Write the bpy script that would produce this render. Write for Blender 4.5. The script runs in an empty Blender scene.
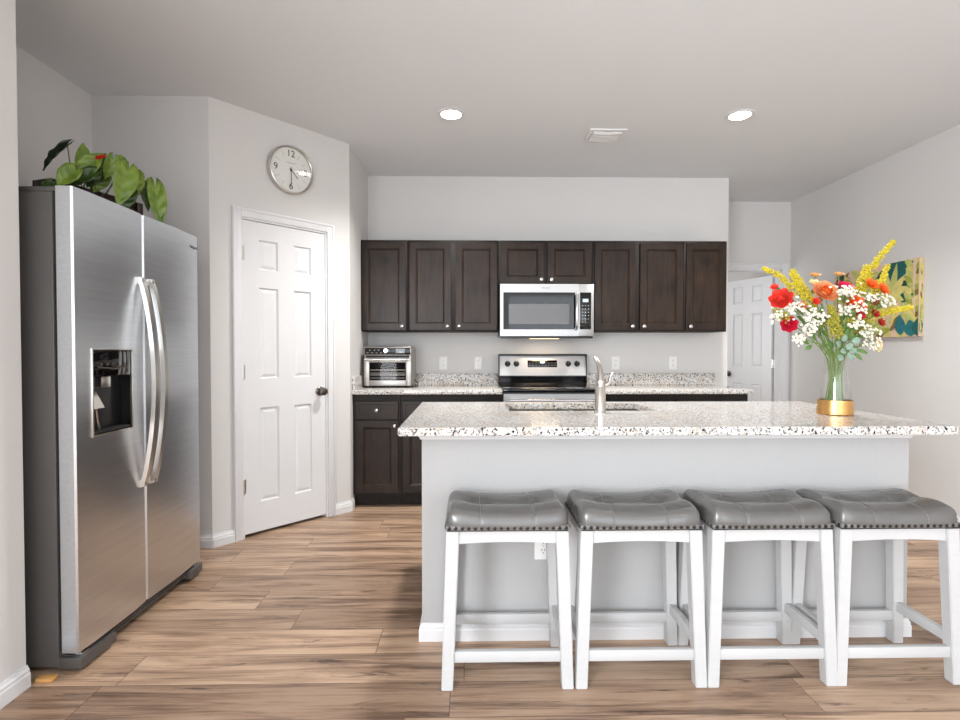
import bpy, bmesh, math, random
from mathutils import Vector, Matrix
random.seed(7)
R = math.radians
scene = bpy.context.scene
col = scene.collection

# ------------------------------------------------------------------ camera
EYE = 1.205
cd = bpy.data.cameras.new('camera'); cam = bpy.data.objects.new('camera', cd); col.objects.link(cam)
cd.sensor_width = 36; cd.lens = 534 / 960 * 36; cd.clip_start = 0.02
cam.location = (0, 0, EYE); cam.rotation_euler = (R(90 - 1.073), 0, R(-1.073))
scene.camera = cam

# ------------------------------------------------------------------ world, window light, exposure
w = bpy.data.worlds.new('world'); scene.world = w; w.use_nodes = True
bg = w.node_tree.nodes['Background']; bg.inputs[0].default_value = (0.75, 0.86, 1.0, 1); bg.inputs[1].default_value = 1.0
vs = scene.view_settings
vs.view_transform = 'Standard'; vs.look = 'None'; vs.gamma = 1; vs.use_curve_mapping = False; vs.exposure = 0.86

def area(name, loc, rot, sx, sy, power, colr):
    l = bpy.data.lights.new(name, 'AREA'); l.shape = 'RECTANGLE'; l.size = sx; l.size_y = sy; l.energy = power; l.color = colr
    o = bpy.data.objects.new(name, l); col.objects.link(o); o.location = loc; o.rotation_euler = rot
    return o
WIN = [(-1.4, 0.6, 0.3, 2.45), (0.8, 3.1, 0.08, 2.45)]         # x0,x1,z0,z1 of the windows in the rear wall
WP = [18, 24]
for (x0, x1, z0, z1), p in zip(WIN, WP):
    area('window_daylight', ((x0+x1)/2, -3.17, (z0+z1)/2), (R(90), 0, 0), x1-x0-.1, z1-z0-.1, p, (0.9, 0.96, 1.0))

area('window_daylight', (-1.55, -1.6, 1.4), (0, R(-90), 0), 1.7, 2.0, 150, (0.92, 0.96, 1.0))  # light of the added left window, there to brighten the right wall

# ------------------------------------------------------------------ helpers
def lin(c):
    return tuple((v/255/12.92 if v/255 <= .04045 else ((v/255+.055)/1.055)**2.4) for v in c) + (1,)

class MB:
    def __init__(s): s.bm = bmesh.new(); s.mi = 0
    def _fin(s, n0):
        s.bm.faces.ensure_lookup_table()
        for f in s.bm.faces[n0:]: f.material_index = s.mi; f.tag = True
    def box(s, x0, x1, y0, y1, z0, z1, bev=0, seg=2, mtx=None):
        n0 = len(s.bm.faces)
        r = bmesh.ops.create_cube(s.bm, size=1)
        vsx = r['verts']
        for v in vsx:
            v.co = Vector(((x0+x1)/2 + v.co.x*(x1-x0), (y0+y1)/2 + v.co.y*(y1-y0), (z0+z1)/2 + v.co.z*(z1-z0)))
        if mtx:
            for v in vsx: v.co = mtx @ v.co
        if bev:
            es = list({e for v in vsx for e in v.link_edges})
            bmesh.ops.bevel(s.bm, geom=es, offset=bev, segments=seg, affect='EDGES', profile=.5)
        s._fin(n0) if not bev else s._tagnew()
        return s
    def _tagnew(s):
        for f in s.bm.faces:
            if f.material_index == 0 and s.mi: 
                if not f.tag: f.material_index = s.mi
            f.tag = True
    def ring(s, c, ax, r, n=16, up=None):
        ax = ax.normalized(); u = ax.orthogonal().normalized() if up is None else up; v = ax.cross(u)
        return [s.bm.verts.new(c + u*(r*math.cos(2*math.pi*i/n)) + v*(r*math.sin(2*math.pi*i/n))) for i in range(n)]
    def tube(s, pts, rad, n=10, cap=True, flat=None):
        pts = [Vector(p) for p in pts]
        if not hasattr(rad, '__len__'): rad = [rad]*len(pts)
        rings = []; u = None
        for i, p in enumerate(pts):
            t = (pts[min(i+1, len(pts)-1)] - pts[max(i-1, 0)]).normalized()
            if u is None: u = t.orthogonal().normalized()
            else:
                u = (u - t*u.dot(t)).normalized()
            v = t.cross(u)
            rings.append([s.bm.verts.new(p + u*(rad[i]*math.cos(2*math.pi*k/n)) + v*(rad[i]*math.sin(2*math.pi*k/n))) for k in range(n)])
        for a, b in zip(rings, rings[1:]):
            for k in range(n):
                f = s.bm.faces.new((a[k], a[(k+1) % n], b[(k+1) % n], b[k])); f.material_index = s.mi; f.tag = True
        if cap:
            for rr in (list(reversed(rings[0])), rings[-1]):
                f = s.bm.faces.new(rr); f.material_index = s.mi; f.tag = True
        return s
    def lathe(s, prof, c=(0, 0, 0), n=32, axis='Z', closed=False):
        c = Vector(c); rings = []
        for r, h in prof:
            ringv = []
            for k in range(n):
                a = 2*math.pi*k/n; x, y = r*math.cos(a), r*math.sin(a)
                p = Vector((x, y, h)) if axis == 'Z' else (Vector((x, -h, y)) if axis == 'Y' else Vector((h, x, y)))
                ringv.append(s.bm.verts.new(c+p))
            rings.append(ringv)
        pr = list(zip(rings, rings[1:])) + ([(rings[-1], rings[0])] if closed else [])
        for a, b in pr:
            for k in range(n):
                f = s.bm.faces.new((a[k], a[(k+1) % n], b[(k+1) % n], b[k])); f.material_index = s.mi; f.tag = True
        if not closed:
            for rr, rv in ((prof[0][0], list(reversed(rings[0]))), (prof[-1][0], rings[-1])):
                if rr > 1e-5:
                    f = s.bm.faces.new(rv); f.material_index = s.mi; f.tag = True
        return s
    def poly(s, pts):
        f = s.bm.faces.new([s.bm.verts.new(Vector(p)) for p in pts]); f.material_index = s.mi; f.tag = True
        return f
    def prism(s, pts, d):
        """closed outline pts extruded by vector d"""
        a = [s.bm.verts.new(Vector(p)) for p in pts]; b = [s.bm.verts.new(Vector(p)+Vector(d)) for p in pts]; n = len(a)
        fs = [s.bm.faces.new(list(reversed(a))), s.bm.faces.new(b)]
        for k in range(n): fs.append(s.bm.faces.new((a[k], a[(k+1) % n], b[(k+1) % n], b[k])))
        for f in fs: f.material_index = s.mi; f.tag = True
        return s
    def ball(s, c, r, sub=1, sc=(1, 1, 1)):
        ret = bmesh.ops.create_icosphere(s.bm, subdivisions=sub, radius=r)
        for v in ret['verts']: v.co = Vector(c) + Vector((v.co.x*sc[0], v.co.y*sc[1], v.co.z*sc[2]))
        fs = {f for v in ret['verts'] for f in v.link_faces}
        for f in fs: f.material_index = s.mi; f.tag = True
        return s
    def grid(s, nu, nv, fn, wrap=False):
        V = [[s.bm.verts.new(Vector(fn(i/(nu-1), j/(nv-1)))) for j in range(nv)] for i in range(nu)]
        for i in range(nu-1):
            for j in range(nv-1):
                f = s.bm.faces.new((V[i][j], V[i+1][j], V[i+1][j+1], V[i][j+1])); f.material_index = s.mi; f.tag = True
        return V
    def panel_slab(s, x0, x1, z0, z1, y0, y1, panels, steps):
        """slab with front at y0 (facing -Y); panels = rects, steps = [(inset, depth)...]"""
        xs = sorted({x0, x1, *[p[0] for p in panels], *[p[1] for p in panels]}); zs = sorted({z0, z1, *[p[2] for p in panels], *[p[3] for p in panels]})
        V = {(x, z): s.bm.verts.new((x, y0, z)) for x in xs for z in zs}
        pf = []
        for a, b in zip(xs, xs[1:]):
            for c, d in zip(zs, zs[1:]):
                f = s.bm.faces.new((V[a, c], V[b, c], V[b, d], V[a, d])); f.material_index = s.mi; f.tag = True
                if any(a >= p[0]-1e-6 and b <= p[1]+1e-6 and c >= p[2]-1e-6 and d <= p[3]+1e-6 for p in panels): pf.append(f)
        bk = [s.bm.verts.new((x, y1, z)) for x, z in ((x0, z0), (x1, z0), (x1, z1), (x0, z1))]
        s.bm.faces.new(list(reversed(bk)))
        lo = [V[x, z0] for x in xs]; hi = [V[x, z1] for x in xs]; le = [V[x0, z] for z in zs]; ri = [V[x1, z] for z in zs]
        s.bm.faces.new(list(reversed(lo)) + [bk[0], bk[1]]); s.bm.faces.new(hi + [bk[2], bk[3]])
        s.bm.faces.new(le + [bk[3], bk[0]]); s.bm.faces.new(list(reversed(ri)) + [bk[1], bk[2]])
        for f in s.bm.faces: f.tag = True
        for ins, dep in steps:
            s.bm.normal_update()
            bmesh.ops.inset_individual(s.bm, faces=pf, thickness=ins, depth=dep)
        for f in s.bm.faces:
            if not f.tag: f.material_index = s.mi; f.tag = True
        return s
    def build(s, name, m, parent=None, off=(0, 0, 0), ang=35, rec=True, sub=0):
        if rec: bmesh.ops.recalc_face_normals(s.bm, faces=s.bm.faces)
        if off != (0, 0, 0):
            o3 = Vector(off)
            for v in s.bm.verts: v.co -= o3
        me = bpy.data.meshes.new(name); s.bm.to_mesh(me); s.bm.free()
        for q in (m if isinstance(m, (list, tuple)) else [m]): me.materials.append(q)
        me.polygons.foreach_set('use_smooth', [True]*len(me.polygons)); me.set_sharp_from_angle(angle=R(ang))
        o = bpy.data.objects.new(name, me); col.objects.link(o)
        if parent: o.parent = parent
        if sub:
            md = o.modifiers.new('s', 'SUBSURF'); md.levels = md.render_levels = sub
        return o

def tag(o, label, cat, group=None):
    o['label'] = label; o['category'] = cat
    if group: o['group'] = group
    return o
def thing(name, label, cat, loc=(0, 0, 0), rz=0, group=None):
    o = bpy.data.objects.new(name, None); col.objects.link(o); o.location = loc; o.rotation_euler = (0, 0, rz); o.empty_display_size = .05
    return tag(o, label, cat, group)
def struct(o): o['kind'] = 'structure'; return o
def copy_tree(o, parent=None):
    c = o.copy(); col.objects.link(c)
    if parent: c.parent = parent
    for ch in list(o.children): copy_tree(ch, c)
    return c
def text_mesh(body, size, depth, name, m, parent, loc, rot, align='CENTER'):
    cu = bpy.data.curves.new(name, 'FONT'); cu.body = body; cu.size = size; cu.extrude = depth; cu.align_x = align; cu.align_y = 'CENTER'
    t = bpy.data.objects.new(name + '_tmp', cu); col.objects.link(t)
    dg = bpy.context.evaluated_depsgraph_get(); dg.update()
    me = bpy.data.meshes.new_from_object(t.evaluated_get(dg)); bpy.data.objects.remove(t)
    me.name = name; me.materials.clear(); me.materials.append(m)
    o = bpy.data.objects.new(name, me); col.objects.link(o); o.parent = parent; o.location = loc; o.rotation_euler = rot
    return o

# ------------------------------------------------------------------ materials
class NT:
    def __init__(s, name):
        s.m = bpy.data.materials.new(name); s.m.use_nodes = True; s.t = s.m.node_tree; s.b = s.t.nodes['Principled BSDF']
        s.tc = s.t.nodes.new('ShaderNodeTexCoord')
    def n(s, typ, **k):
        nd = s.t.nodes.new('ShaderNode'+typ)
        for a, v in k.items(): setattr(nd, a, v)
        return nd
    def l(s, a, b): s.t.links.new(a, b)
    def setin(s, **k):
        for a, v in k.items(): s.b.inputs[a.replace('_', ' ')].default_value = v
    def noise(s, scale, detail=3, rough=.5, stretch=None, vec=None):
        nz = s.n('TexNoise'); nz.inputs['Scale'].default_value = scale; nz.inputs['Detail'].default_value = detail; nz.inputs['Roughness'].default_value = rough
        src = vec or s.tc.outputs['Object']
        if stretch:
            mp = s.n('Mapping'); mp.inputs['Scale'].default_value = stretch; s.l(src, mp.inputs[0]); src = mp.outputs[0]
        s.l(src, nz.inputs['Vector']); return nz
    def ramp(s, fac, stops):
        r = s.n('ValToRGB'); e = r.color_ramp.elements
        while len(e) < len(stops): e.new(.5)
        for el, (p, c) in zip(e, stops): el.position = p; el.color = c
        s.l(fac, r.inputs[0]); return r
    def mix(s, fac, a, b, bt='MIX'):
        mx = s.n('Mix', data_type='RGBA', blend_type=bt)
        for i, v in ((0, fac), (6, a), (7, b)):
            if hasattr(v, 'links'): s.l(v, mx.inputs[i])
            else: mx.inputs[i].default_value = v
        return mx.outputs[2]
    def math(s, op, a, b=0):
        nd = s.n('Math', operation=op)
        for i, v in ((0, a), (1, b)):
            if hasattr(v, 'links'): s.l(v, nd.inputs[i])
            else: nd.inputs[i].default_value = v
        return nd.outputs[0]
    def bump(s, h, strength, dist=.002):
        b = s.n('Bump'); b.inputs['Strength'].default_value = strength; b.inputs['Distance'].default_value = dist
        s.l(h, b.inputs['Height']); s.l(b.outputs[0], s.b.inputs['Normal'])

def mat(name, c, rough=.5, metal=0, var=.06, scale=12, stretch=None, bump=0, bscale=150, coat=0, spec=.5):
    t = NT(name); c = lin(c)
    nz = t.noise(scale, 4, .5, stretch)
    lo = tuple(v*(1-var) for v in c[:3])+(1,); hi = tuple(min(1, v*(1+var)) for v in c[:3])+(1,)
    r = t.ramp(nz.outputs[0], [(.3, lo), (.7, hi)]); t.l(r.outputs[0], t.b.inputs['Base Color'])
    t.setin(Roughness=rough, Metallic=metal, Coat_Weight=coat, Specular_IOR_Level=spec)
    if bump:
        t.bump(t.noise(bscale, 2).outputs[0], bump)
    return t.m

M = {}
M['wall'] = mat('greige_wall_paint', (214, 212, 210), .85, var=.01, scale=2, bump=.25, bscale=130)
M['ceil'] = mat('greige_ceiling_paint', (224, 226, 228), .9, var=.01, scale=2, bump=.35, bscale=110)
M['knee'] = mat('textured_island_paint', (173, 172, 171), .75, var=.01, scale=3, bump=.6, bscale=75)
M['white'] = mat('white_semi_gloss_paint', (222, 222, 223), .38, var=.01)
M['stoolwhite'] = mat('white_lacquered_wood', (192, 192, 192), .4, var=.02, scale=8, stretch=(1, 1, 6), bump=.04, bscale=60)
M['plastic'] = mat('white_plastic', (235, 235, 233), .35, var=.01)
M['black'] = mat('black_plastic', (9, 9, 10), .3, var=.1)
M['blackgloss'] = mat('black_glass', (9, 9, 10), .06, var=.1)
M['dark'] = mat('dark_rubber', (28, 27, 27), .7, var=.1)
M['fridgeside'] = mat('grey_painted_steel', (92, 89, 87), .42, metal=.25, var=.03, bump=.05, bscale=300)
M['bright'] = mat('bright_chrome', (220, 220, 222), .13, metal=1, var=.02)
M['nickel'] = mat('brushed_nickel', (200, 196, 190), .28, metal=1, var=.03)
M['pewter'] = mat('dark_pewter', (110, 104, 98), .3, metal=1, var=.05)
M['bronze'] = mat('antique_bronze_nails', (42, 39, 38), .3, metal=.5, var=.1)
M['gold'] = mat('hammered_gold', (222, 172, 108), .34, metal=1, var=.08, scale=60, bump=.4, bscale=140)
M['shim'] = mat('raw_pine', (214, 160, 92), .7, var=.12, scale=25)
M['cord'] = M['dark']
def steel(name, c, stretch, rough=.27, aniso=.4):
    t = NT(name); nz = t.noise(60, 4, .6, stretch); c = lin(c)
    r = t.ramp(nz.outputs[0], [(.25, tuple(v*.93 for v in c[:3])+(1,)), (.75, tuple(min(1, v*1.05) for v in c[:3])+(1,))])
    t.l(r.outputs[0], t.b.inputs['Base Color'])
    t.setin(Metallic=1.0, Roughness=rough, Anisotropic=aniso)
    wv = t.noise(3.2, 1, .4, (1, .6, 1.4))
    ad = t.math('ADD', t.math('MULTIPLY', nz.outputs[0], .012), t.math('MULTIPLY', wv.outputs[0], .5))
    t.bump(ad, .35, .012)
    return t.m
M['steel'] = steel('brushed_stainless_steel', (222, 226, 231), (1, .04, 1.5), .3)
M['toaststeel'] = steel('toaster_stainless', (168, 163, 158), (.04, 1, 1.5), .34, 0)
M['steelx'] = steel('brushed_stainless_panel', (186, 185, 184), (.04, 1, 1.5), .42, 0)

# espresso wood
def espresso(name, lo, hi, rough=.3):
    t = NT(name)
    g = t.noise(9, 6, .6, (5, 5, .7)); b = t.noise(4.5, 4, .6)
    f = t.math('ADD', t.math('MULTIPLY', g.outputs[0], .5), t.math('MULTIPLY', b.outputs[0], .5))
    r = t.ramp(f, [(.36, lin(lo)), (.64, lin(hi))]); t.l(r.outputs[0], t.b.inputs['Base Color'])
    t.setin(Roughness=rough, Specular_IOR_Level=.27)
    t.bump(g.outputs[0], .06)
    return t.m
M['esp'] = espresso('espresso_stained_maple', (22, 15, 11), (52, 38, 29))
M['espdark'] = espresso('espresso_stained_frame', (22, 16, 13), (38, 28, 23), .5)
M['planter'] = espresso('mahogany_stained_wood', (28, 14, 11), (52, 26, 20), .3)

# granite
def granite():
    t = NT('speckled_granite')
    a = t.noise(62, 5, .65); b = t.noise(14, 3, .6)
    base = t.ramp(a.outputs[0], [(.3, lin((164, 160, 157))), (.44, lin((202, 199, 195))), (.56, lin((218, 216, 213))), (.8, lin((232, 231, 229)))])
    warm = t.ramp(b.outputs[0], [(.42, lin((255, 255, 255))), (.68, lin((243, 233, 223)))])
    c1 = t.mix(1.0, base.outputs[0], warm.outputs[0], 'MULTIPLY')
    d = t.noise(95, 3, .55); dm = t.ramp(d.outputs[0], [(.575, (0, 0, 0, 1)), (.64, (1, 1, 1, 1))])
    c2 = t.mix(dm.outputs[0], c1, lin((120, 116, 114)))
    e = t.noise(74, 2, .5, vec=None, stretch=(1.3, 1, 1.2)); em = t.ramp(e.outputs[0], [(.595, (0, 0, 0, 1)), (.62, (1, 1, 1, 1))])
    c3 = t.mix(em.outputs[0], c2, lin((26, 24, 25)))
    t.l(c3, t.b.inputs['Base Color']); t.setin(Roughness=.1, Specular_IOR_Level=.55)
    return t.m
M['granite'] = granite()

# wood plank floor: every plank its own tone and grain
def floor_mat():
    t = NT('wood_plank_floor'); RW, PL = .187, 1.25
    sp = t.n('SeparateXYZ'); t.l(t.tc.outputs['Object'], sp.inputs[0])
    yr = t.math('DIVIDE', t.math('ADD', sp.outputs[1], 10-1.918+RW*20-10), RW); row = t.math('FLOOR', yr)
    wn = t.n('TexWhiteNoise', noise_dimensions='1D'); t.l(row, wn.inputs['W'])
    xr = t.math('ADD', t.math('DIVIDE', t.math('ADD', sp.outputs[0], 20), PL), t.math('MULTIPLY', wn.outputs[0], 7.3)); pl = t.math('FLOOR', xr)
    cb = t.n('CombineXYZ'); t.l(row, cb.inputs[0]); t.l(pl, cb.inputs[1])
    w2 = t.n('TexWhiteNoise', noise_dimensions='2D'); t.l(cb.outputs[0], w2.inputs['Vector'])
    # grain coordinates, shifted per plank
    cg = t.n('CombineXYZ')
    t.l(t.math('ADD', sp.outputs[0], t.math('MULTIPLY', w2.outputs[0], 37)), cg.inputs[0])
    t.l(t.math('ADD', sp.outputs[1], t.math('MULTIPLY', w2.outputs[0], 11)), cg.inputs[1])
    mp = t.n('Mapping'); mp.inputs['Scale'].default_value = (.6, 7, 1); t.l(cg.outputs[0], mp.inputs[0])
    g1 = t.noise(2.2, 6, .62, vec=mp.outputs[0]); g1.inputs['Distortion'].default_value = .7
    mp2 = t.n('Mapping'); mp2.inputs['Scale'].default_value = (1.1, 36, 1); t.l(cg.outputs[0], mp2.inputs[0])
    g2 = t.noise(3, 4, .6, vec=mp2.outputs[0])
    f = t.math('ADD', t.math('MULTIPLY', g1.outputs[0], .7), t.math('MULTIPLY', g2.outputs[0], .3))
    base = t.ramp(f, [(.32, lin((92, 72, 59))), (.43, lin((150, 124, 104))), (.53, lin((191, 163, 139))), (.68, lin((210, 186, 163)))])
    tone = t.ramp(w2.outputs[0], [(0, lin((204, 197, 192))), (.5, lin((236, 232, 228))), (1, lin((255, 250, 244)))])
    c = t.mix(1.0, base.outputs[0], tone.outputs[0], 'MULTIPLY')
    # dark knots and mineral streaks
    mp3 = t.n('Mapping'); mp3.inputs['Scale'].default_value = (.75, 4.5, 1); t.l(cg.outputs[0], mp3.inputs[0])
    k = t.noise(2.1, 5, .68, vec=mp3.outputs[0]); k.inputs['Distortion'].default_value = 1.6
    km = t.ramp(k.outputs[0], [(.59, (0, 0, 0, 1)), (.70, (1, 1, 1, 1))])
    c = t.mix(t.math('MULTIPLY', km.outputs[0], .9), c, lin((66, 48, 40)))
    # joints
    fy = t.math('FRACT', yr); fx = t.math('FRACT', xr)
    jy = t.math('LESS_THAN', t.math('MINIMUM', fy, t.math('SUBTRACT', 1, fy)), .008)
    jx = t.math('LESS_THAN', t.math('MINIMUM', fx, t.math('SUBTRACT', 1, fx)), .0012)
    j = t.math('MAXIMUM', jy, jx)
    c = t.mix(t.math('MULTIPLY', j, .7), c, lin((62, 46, 38)))
    t.l(c, t.b.inputs['Base Color']); t.setin(Roughness=.36, Specular_IOR_Level=.4)
    t.bump(t.math('SUBTRACT', t.math('MULTIPLY', f, .4), j), .15, .0015)
    return t.m
M['floor'] = floor_mat()
def leather():
    t = NT('grey_bonded_leather')
    v = t.n('TexVoronoi'); v.inputs['Scale'].default_value = 260; t.l(t.tc.outputs['Object'], v.inputs[0])
    nz = t.noise(6, 3); r = t.ramp(nz.outputs[0], [(.3, lin((86, 84, 82))), (.7, lin((100, 98, 96)))])
    t.l(r.outputs[0], t.b.inputs['Base Color']); t.setin(Roughness=.24, Specular_IOR_Level=.75)
    t.bump(v.outputs[0], .06, .001); return t.m
M['leather'] = leather()
def emis(name, c, s):
    t = NT(name); nz = t.noise(5, 2); r = t.ramp(nz.outputs[0], [(0, lin(c)), (1, lin(c))])
    t.l(r.outputs[0], t.b.inputs['Emission Color']); t.b.inputs['Emission Strength'].default_value = s
    t.setin(Base_Color=lin(c)); return t.m
M['lamp'] = emis('recessed_lamp_glow', (255, 250, 240), 14)
M['lcd'] = emis('display_glow', (150, 165, 170), .5)
def glass(name, tint=(1, 1, 1, 1), rough=0.0):
    t = NT(name); nz = t.noise(3, 1); r = t.ramp(nz.outputs[0], [(0, tint), (1, tint)]); t.l(r.outputs[0], t.b.inputs['Base Color'])
    t.setin(Transmission_Weight=1.0, Roughness=rough, IOR=1.45); return t.m
def thin_glass(name, tint=(.96, .98, .97, 1), refl=1.0):
    t = NT(name); t.t.nodes.remove(t.b)
    tr = t.n('BsdfTransparent'); tr.inputs[0].default_value = tint; gl = t.n('BsdfGlossy'); gl.inputs['Roughness'].default_value = .03
    lw = t.n('LayerWeight'); lw.inputs[0].default_value = .5
    nz = t.noise(4, 1)
    f = t.math('ADD', t.math('MULTIPLY', t.math('POWER', lw.outputs['Facing'], 4.0), .6*refl), t.math('ADD', t.math('MULTIPLY', nz.outputs[0], .01), .035*refl))
    ms = t.n('MixShader'); t.l(f, ms.inputs[0]); t.l(tr.outputs[0], ms.inputs[1]); t.l(gl.outputs[0], ms.inputs[2])
    t.l(ms.outputs[0], t.t.nodes['Material Output'].inputs[0]); return t.m
M['glass'] = thin_glass('clear_vase_glass', (.985, .99, .985, 1), 1.3)
M['clockglass'] = thin_glass('clear_clock_glass', (.99, .99, .99, 1), .6)
M['smoke'] = thin_glass('smoked_oven_glass', (.45, .43, .42, 1), .1)

# ------------------------------------------------------------------ room shell
CZ = 2.73
XL, XR, YB, YR = -1.59, 3.308, 4.725, -3.2
C1 = Vector((-1.573, 3.27, 0)); C2 = Vector((-.895, 4.0, 0)); PA = math.atan2(C2.y-C1.y, C2.x-C1.x); PLN = (C2-C1).length
def wallbox(name, *a, m='wall'):
    return struct(MB().box(*a).build(name, M[m]))
wallbox('floor', -2.5, 3.5, YR-.15, 7.4, -.1, 0, m='floor')
wallbox('ceiling', -2.5, 3.5, YR-.15, 7.4, CZ, CZ+.1, m='ceil')
mb = MB(); mb.box(XL-.1, XL, -.55, 1.922, 0, CZ).box(XL-.1, XL, YR, -2.65, 0, CZ).box(XL-.1, XL, -2.65, -.55, 0, .5).box(XL-.1, XL, -2.65, -.55, 2.3, CZ)
struct(mb.build('wall_left', M['wall']))
f = MB(); f.box(XL-.08, XL-.03, -2.65, -2.6, .5, 2.3).box(XL-.08, XL-.03, -.6, -.55, .5, 2.3).box(XL-.08, XL-.03, -2.6, -.6, .5, .55).box(XL-.08, XL-.03, -2.6, -.6, 2.25, 2.3).box(XL-.075, XL-.04, -1.625, -1.575, .55, 2.25)
wo = struct(f.build('window_3', M['white'])); MB().box(XL-.066, XL-.06, -2.6, -.6, .55, 2.25).build('pane', M['clockglass'], wo)  # unseen window, added so light reaches the right wall
wallbox('wall_alcove_front', -2.266, XL-.1, 1.822, 1.922, 0, CZ)
wallbox('wall_alcove_side', -2.366, -2.266, 1.822, 4.845, 0, CZ)
wallbox('wall_alcove_back', -2.266, -1.573, 3.27, 3.37, 0, CZ)
mb = MB()
mb.box(0, .182, 0, .1, 0, CZ).box(.807, PLN, 0, .1, 0, CZ).box(.182, .807, 0, .1, 2.048, CZ)
wp = struct(mb.build('wall_pantry', M['wall'])); wp.location = C1; wp.rotation_euler = (0, 0, PA)
wallbox('wall_pantry_return', -.995, -.895, 4.0, YB, 0, CZ)
wallbox('wall_back', -2.266, 2.297, YB, 4.845, 0, CZ)
mb = MB(); HX0, HX1, HZ = 2.53, 3.215, 2.03
mb.box(.8, HX0, 5.47, 5.59, 0, CZ).box(HX1, XR, 5.47, 5.59, 0, CZ).box(HX0, HX1, 5.47, 5.59, HZ, CZ)
struct(mb.build('wall_hall', M['wall']))
wallbox('wall_hall_end', .7, .8, 4.845, 7.3, 0, CZ)
wallbox('wall_bedroom', .7, XR, 7.3, 7.4, 0, CZ)
wallbox('wall_right', XR, XR+.1, YR, 7.4, 0, CZ)
# rear wall with the two windows the daylight comes through
mb = MB(); (a0, a1, a2, a3), (b0, b1, b2, b3) = WIN
mb.box(XL, a0, YR-.1, YR, 0, CZ).box(a1, b0, YR-.1, YR, 0, CZ).box(b1, XR, YR-.1, YR, 0, CZ)
mb.box(a0, a1, YR-.1, YR, 0, a2).box(a0, a1, YR-.1, YR, a3, CZ).box(b0, b1, YR-.1, YR, 0, b2).box(b0, b1, YR-.1, YR, b3, CZ)
struct(mb.build('wall_rear', M['wall']))
for i, (x0, x1, z0, z1) in enumerate(WIN):
    f = MB(); f.box(x0, x0+.05, YR-.08, YR-.03, z0, z1).box(x1-.05, x1, YR-.08, YR-.03, z0, z1).box(x0+.05, x1-.05, YR-.08, YR-.03, z0, z0+.05).box(x0+.05, x1-.05, YR-.08, YR-.03, z1-.05, z1)
    f.box((x0+x1)/2-.025, (x0+x1)/2+.025, YR-.08, YR-.04, z0+.05, z1-.05)
    wo = struct(f.build('window_%d' % (i+1), M['white']))
    MB().box(x0+.05, x1-.05, YR-.066, YR-.06, z0+.05, z1-.05).build('pane', M['clockglass'], wo)

# baseboards
def base_prof(y0=0):
    # (depth towards the room, height)
    return [(0, 0), (.016, 0), (.016, .055), (.013, .062), (.013, .072), (.008, .08), (.006, .09), (0, .09)]
def baseboard(name, p0, p1, nrm, parent=None, m='white', h=.86):
    p0, p1, nrm = Vector(p0), Vector(p1), Vector(nrm)
    b = MB(); b.prism([p0 + nrm*d + Vector((0, 0, z*h)) for d, z in base_prof()], p1-p0)
    o = b.build(name, M[m], parent, ang=20)
    return o if parent else struct(o)
baseboard('baseboard_left', (XL, YR, 0), (XL, 1.922, 0), (1, 0, 0))
d = (C2-C1).normalized(); nr = Vector((d.y, -d.x, 0))
baseboard('baseboard_pantry_left', C1, C1+d*.129, nr)
baseboard('baseboard_pantry_right', C1+d*.86, C2+d*.006, nr)
baseboard('baseboard_alcove', (-2.266, 3.27, 0), (-1.565, 3.27, 0), (0, -1, 0))
baseboard('baseboard_return', (-.895, 3.995, 0), (-.895, 4.07, 0), (1, 0, 0))
baseboard('baseboard_right', (XR, YR, 0), (XR, 5.47, 0), (-1, 0, 0))

# door casings and doors
def casing(name, x0, x1, z1, wd, rot=None, loc=None):
    b = MB()
    for a0, a1, c0, c1 in ((x0, x0+wd, 0, z1), (x1-wd, x1, 0, z1), (x0+wd, x1-wd, z1-wd, z1)):
        b.box(a0, a1, -.013, 0, c0, c1, .003)
    b.box(x0+.004, x0+.018, -.019, -.012, 0, z1-.004, .002).box(x1-.018, x1-.004, -.019, -.012, 0, z1-.004, .002).box(x0+.018, x1-.018, -.019, -.012, z1-.018, z1-.004, .002)
    # jamb
    b.box(x0+wd-.004, x0+wd+.012, -.002, .1, 0, z1-wd).box(x1-wd-.012, x1-wd+.004, -.002, .1, 0, z1-wd).box(x0+wd, x1-wd, -.002, .1, z1-wd-.012, z1-wd+.004)
    o = struct(b.build(name, M['white']))
    if loc is not None: o.location = loc
    if rot: o.rotation_euler = (0, 0, rot)
    return o
PX = [(.112, .245), (.359, .492)]; PZ = [(1.727, 1.918), (1.018, 1.61), (.215, .829)]
def six_panel(wd, z0, z1, y0, y1, name):
    k = wd/.605
    pans = [(a*k, b*k, c, e) for a, b in PX for c, e in PZ]
    b = MB(); b.panel_slab(0, wd, z0, z1, y0, y1, pans, [(.010, -.013), (.006, 0), (.024, .008)])
    return struct(b.build(name, M['white'], ang=15))
casing('trim_1', .129, .862, 2.105, .058, PA, C1)
D1X = .1995
d1 = six_panel(.592, .022, 2.032, .006, .041, 'door_1'); d1.location = C1 + d*D1X; d1.rotation_euler = (0, 0, PA)
def knob_set(parent, x, y, z, m, sgn=-1):
    b = MB(); b.lathe([(0, -.001), (.033, 0), (.033, .004), (.028, .009), (.013, .012), (.011, .03), (.018, .038), (.027, .045), (.029, .054), (.026, .063), (.016, .069), (.0, .07)], (x, y, z), 28, 'Y')
    return b.build('door_knob', m, parent)
knob_set(d1, .545, .006, .912, M['pewter'])
for hz in (1.822, 1.066, .331):
    b = MB(); b.tube([(-.005, -.003, hz-.045), (-.005, -.003, hz+.045)], .006, 10).box(-.004, .012, .003, .0065, hz-.045, hz+.045)
    b.build('hinge', M['nickel'], d1)
casing('trim_2', HX0-.07, 3.289, HZ+.07, .07, None, (0, 5.47, 0))
HA = R(180-73.5)
d2 = six_panel(.665, .01, 1.995, 0, .035, 'door_2')
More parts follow.
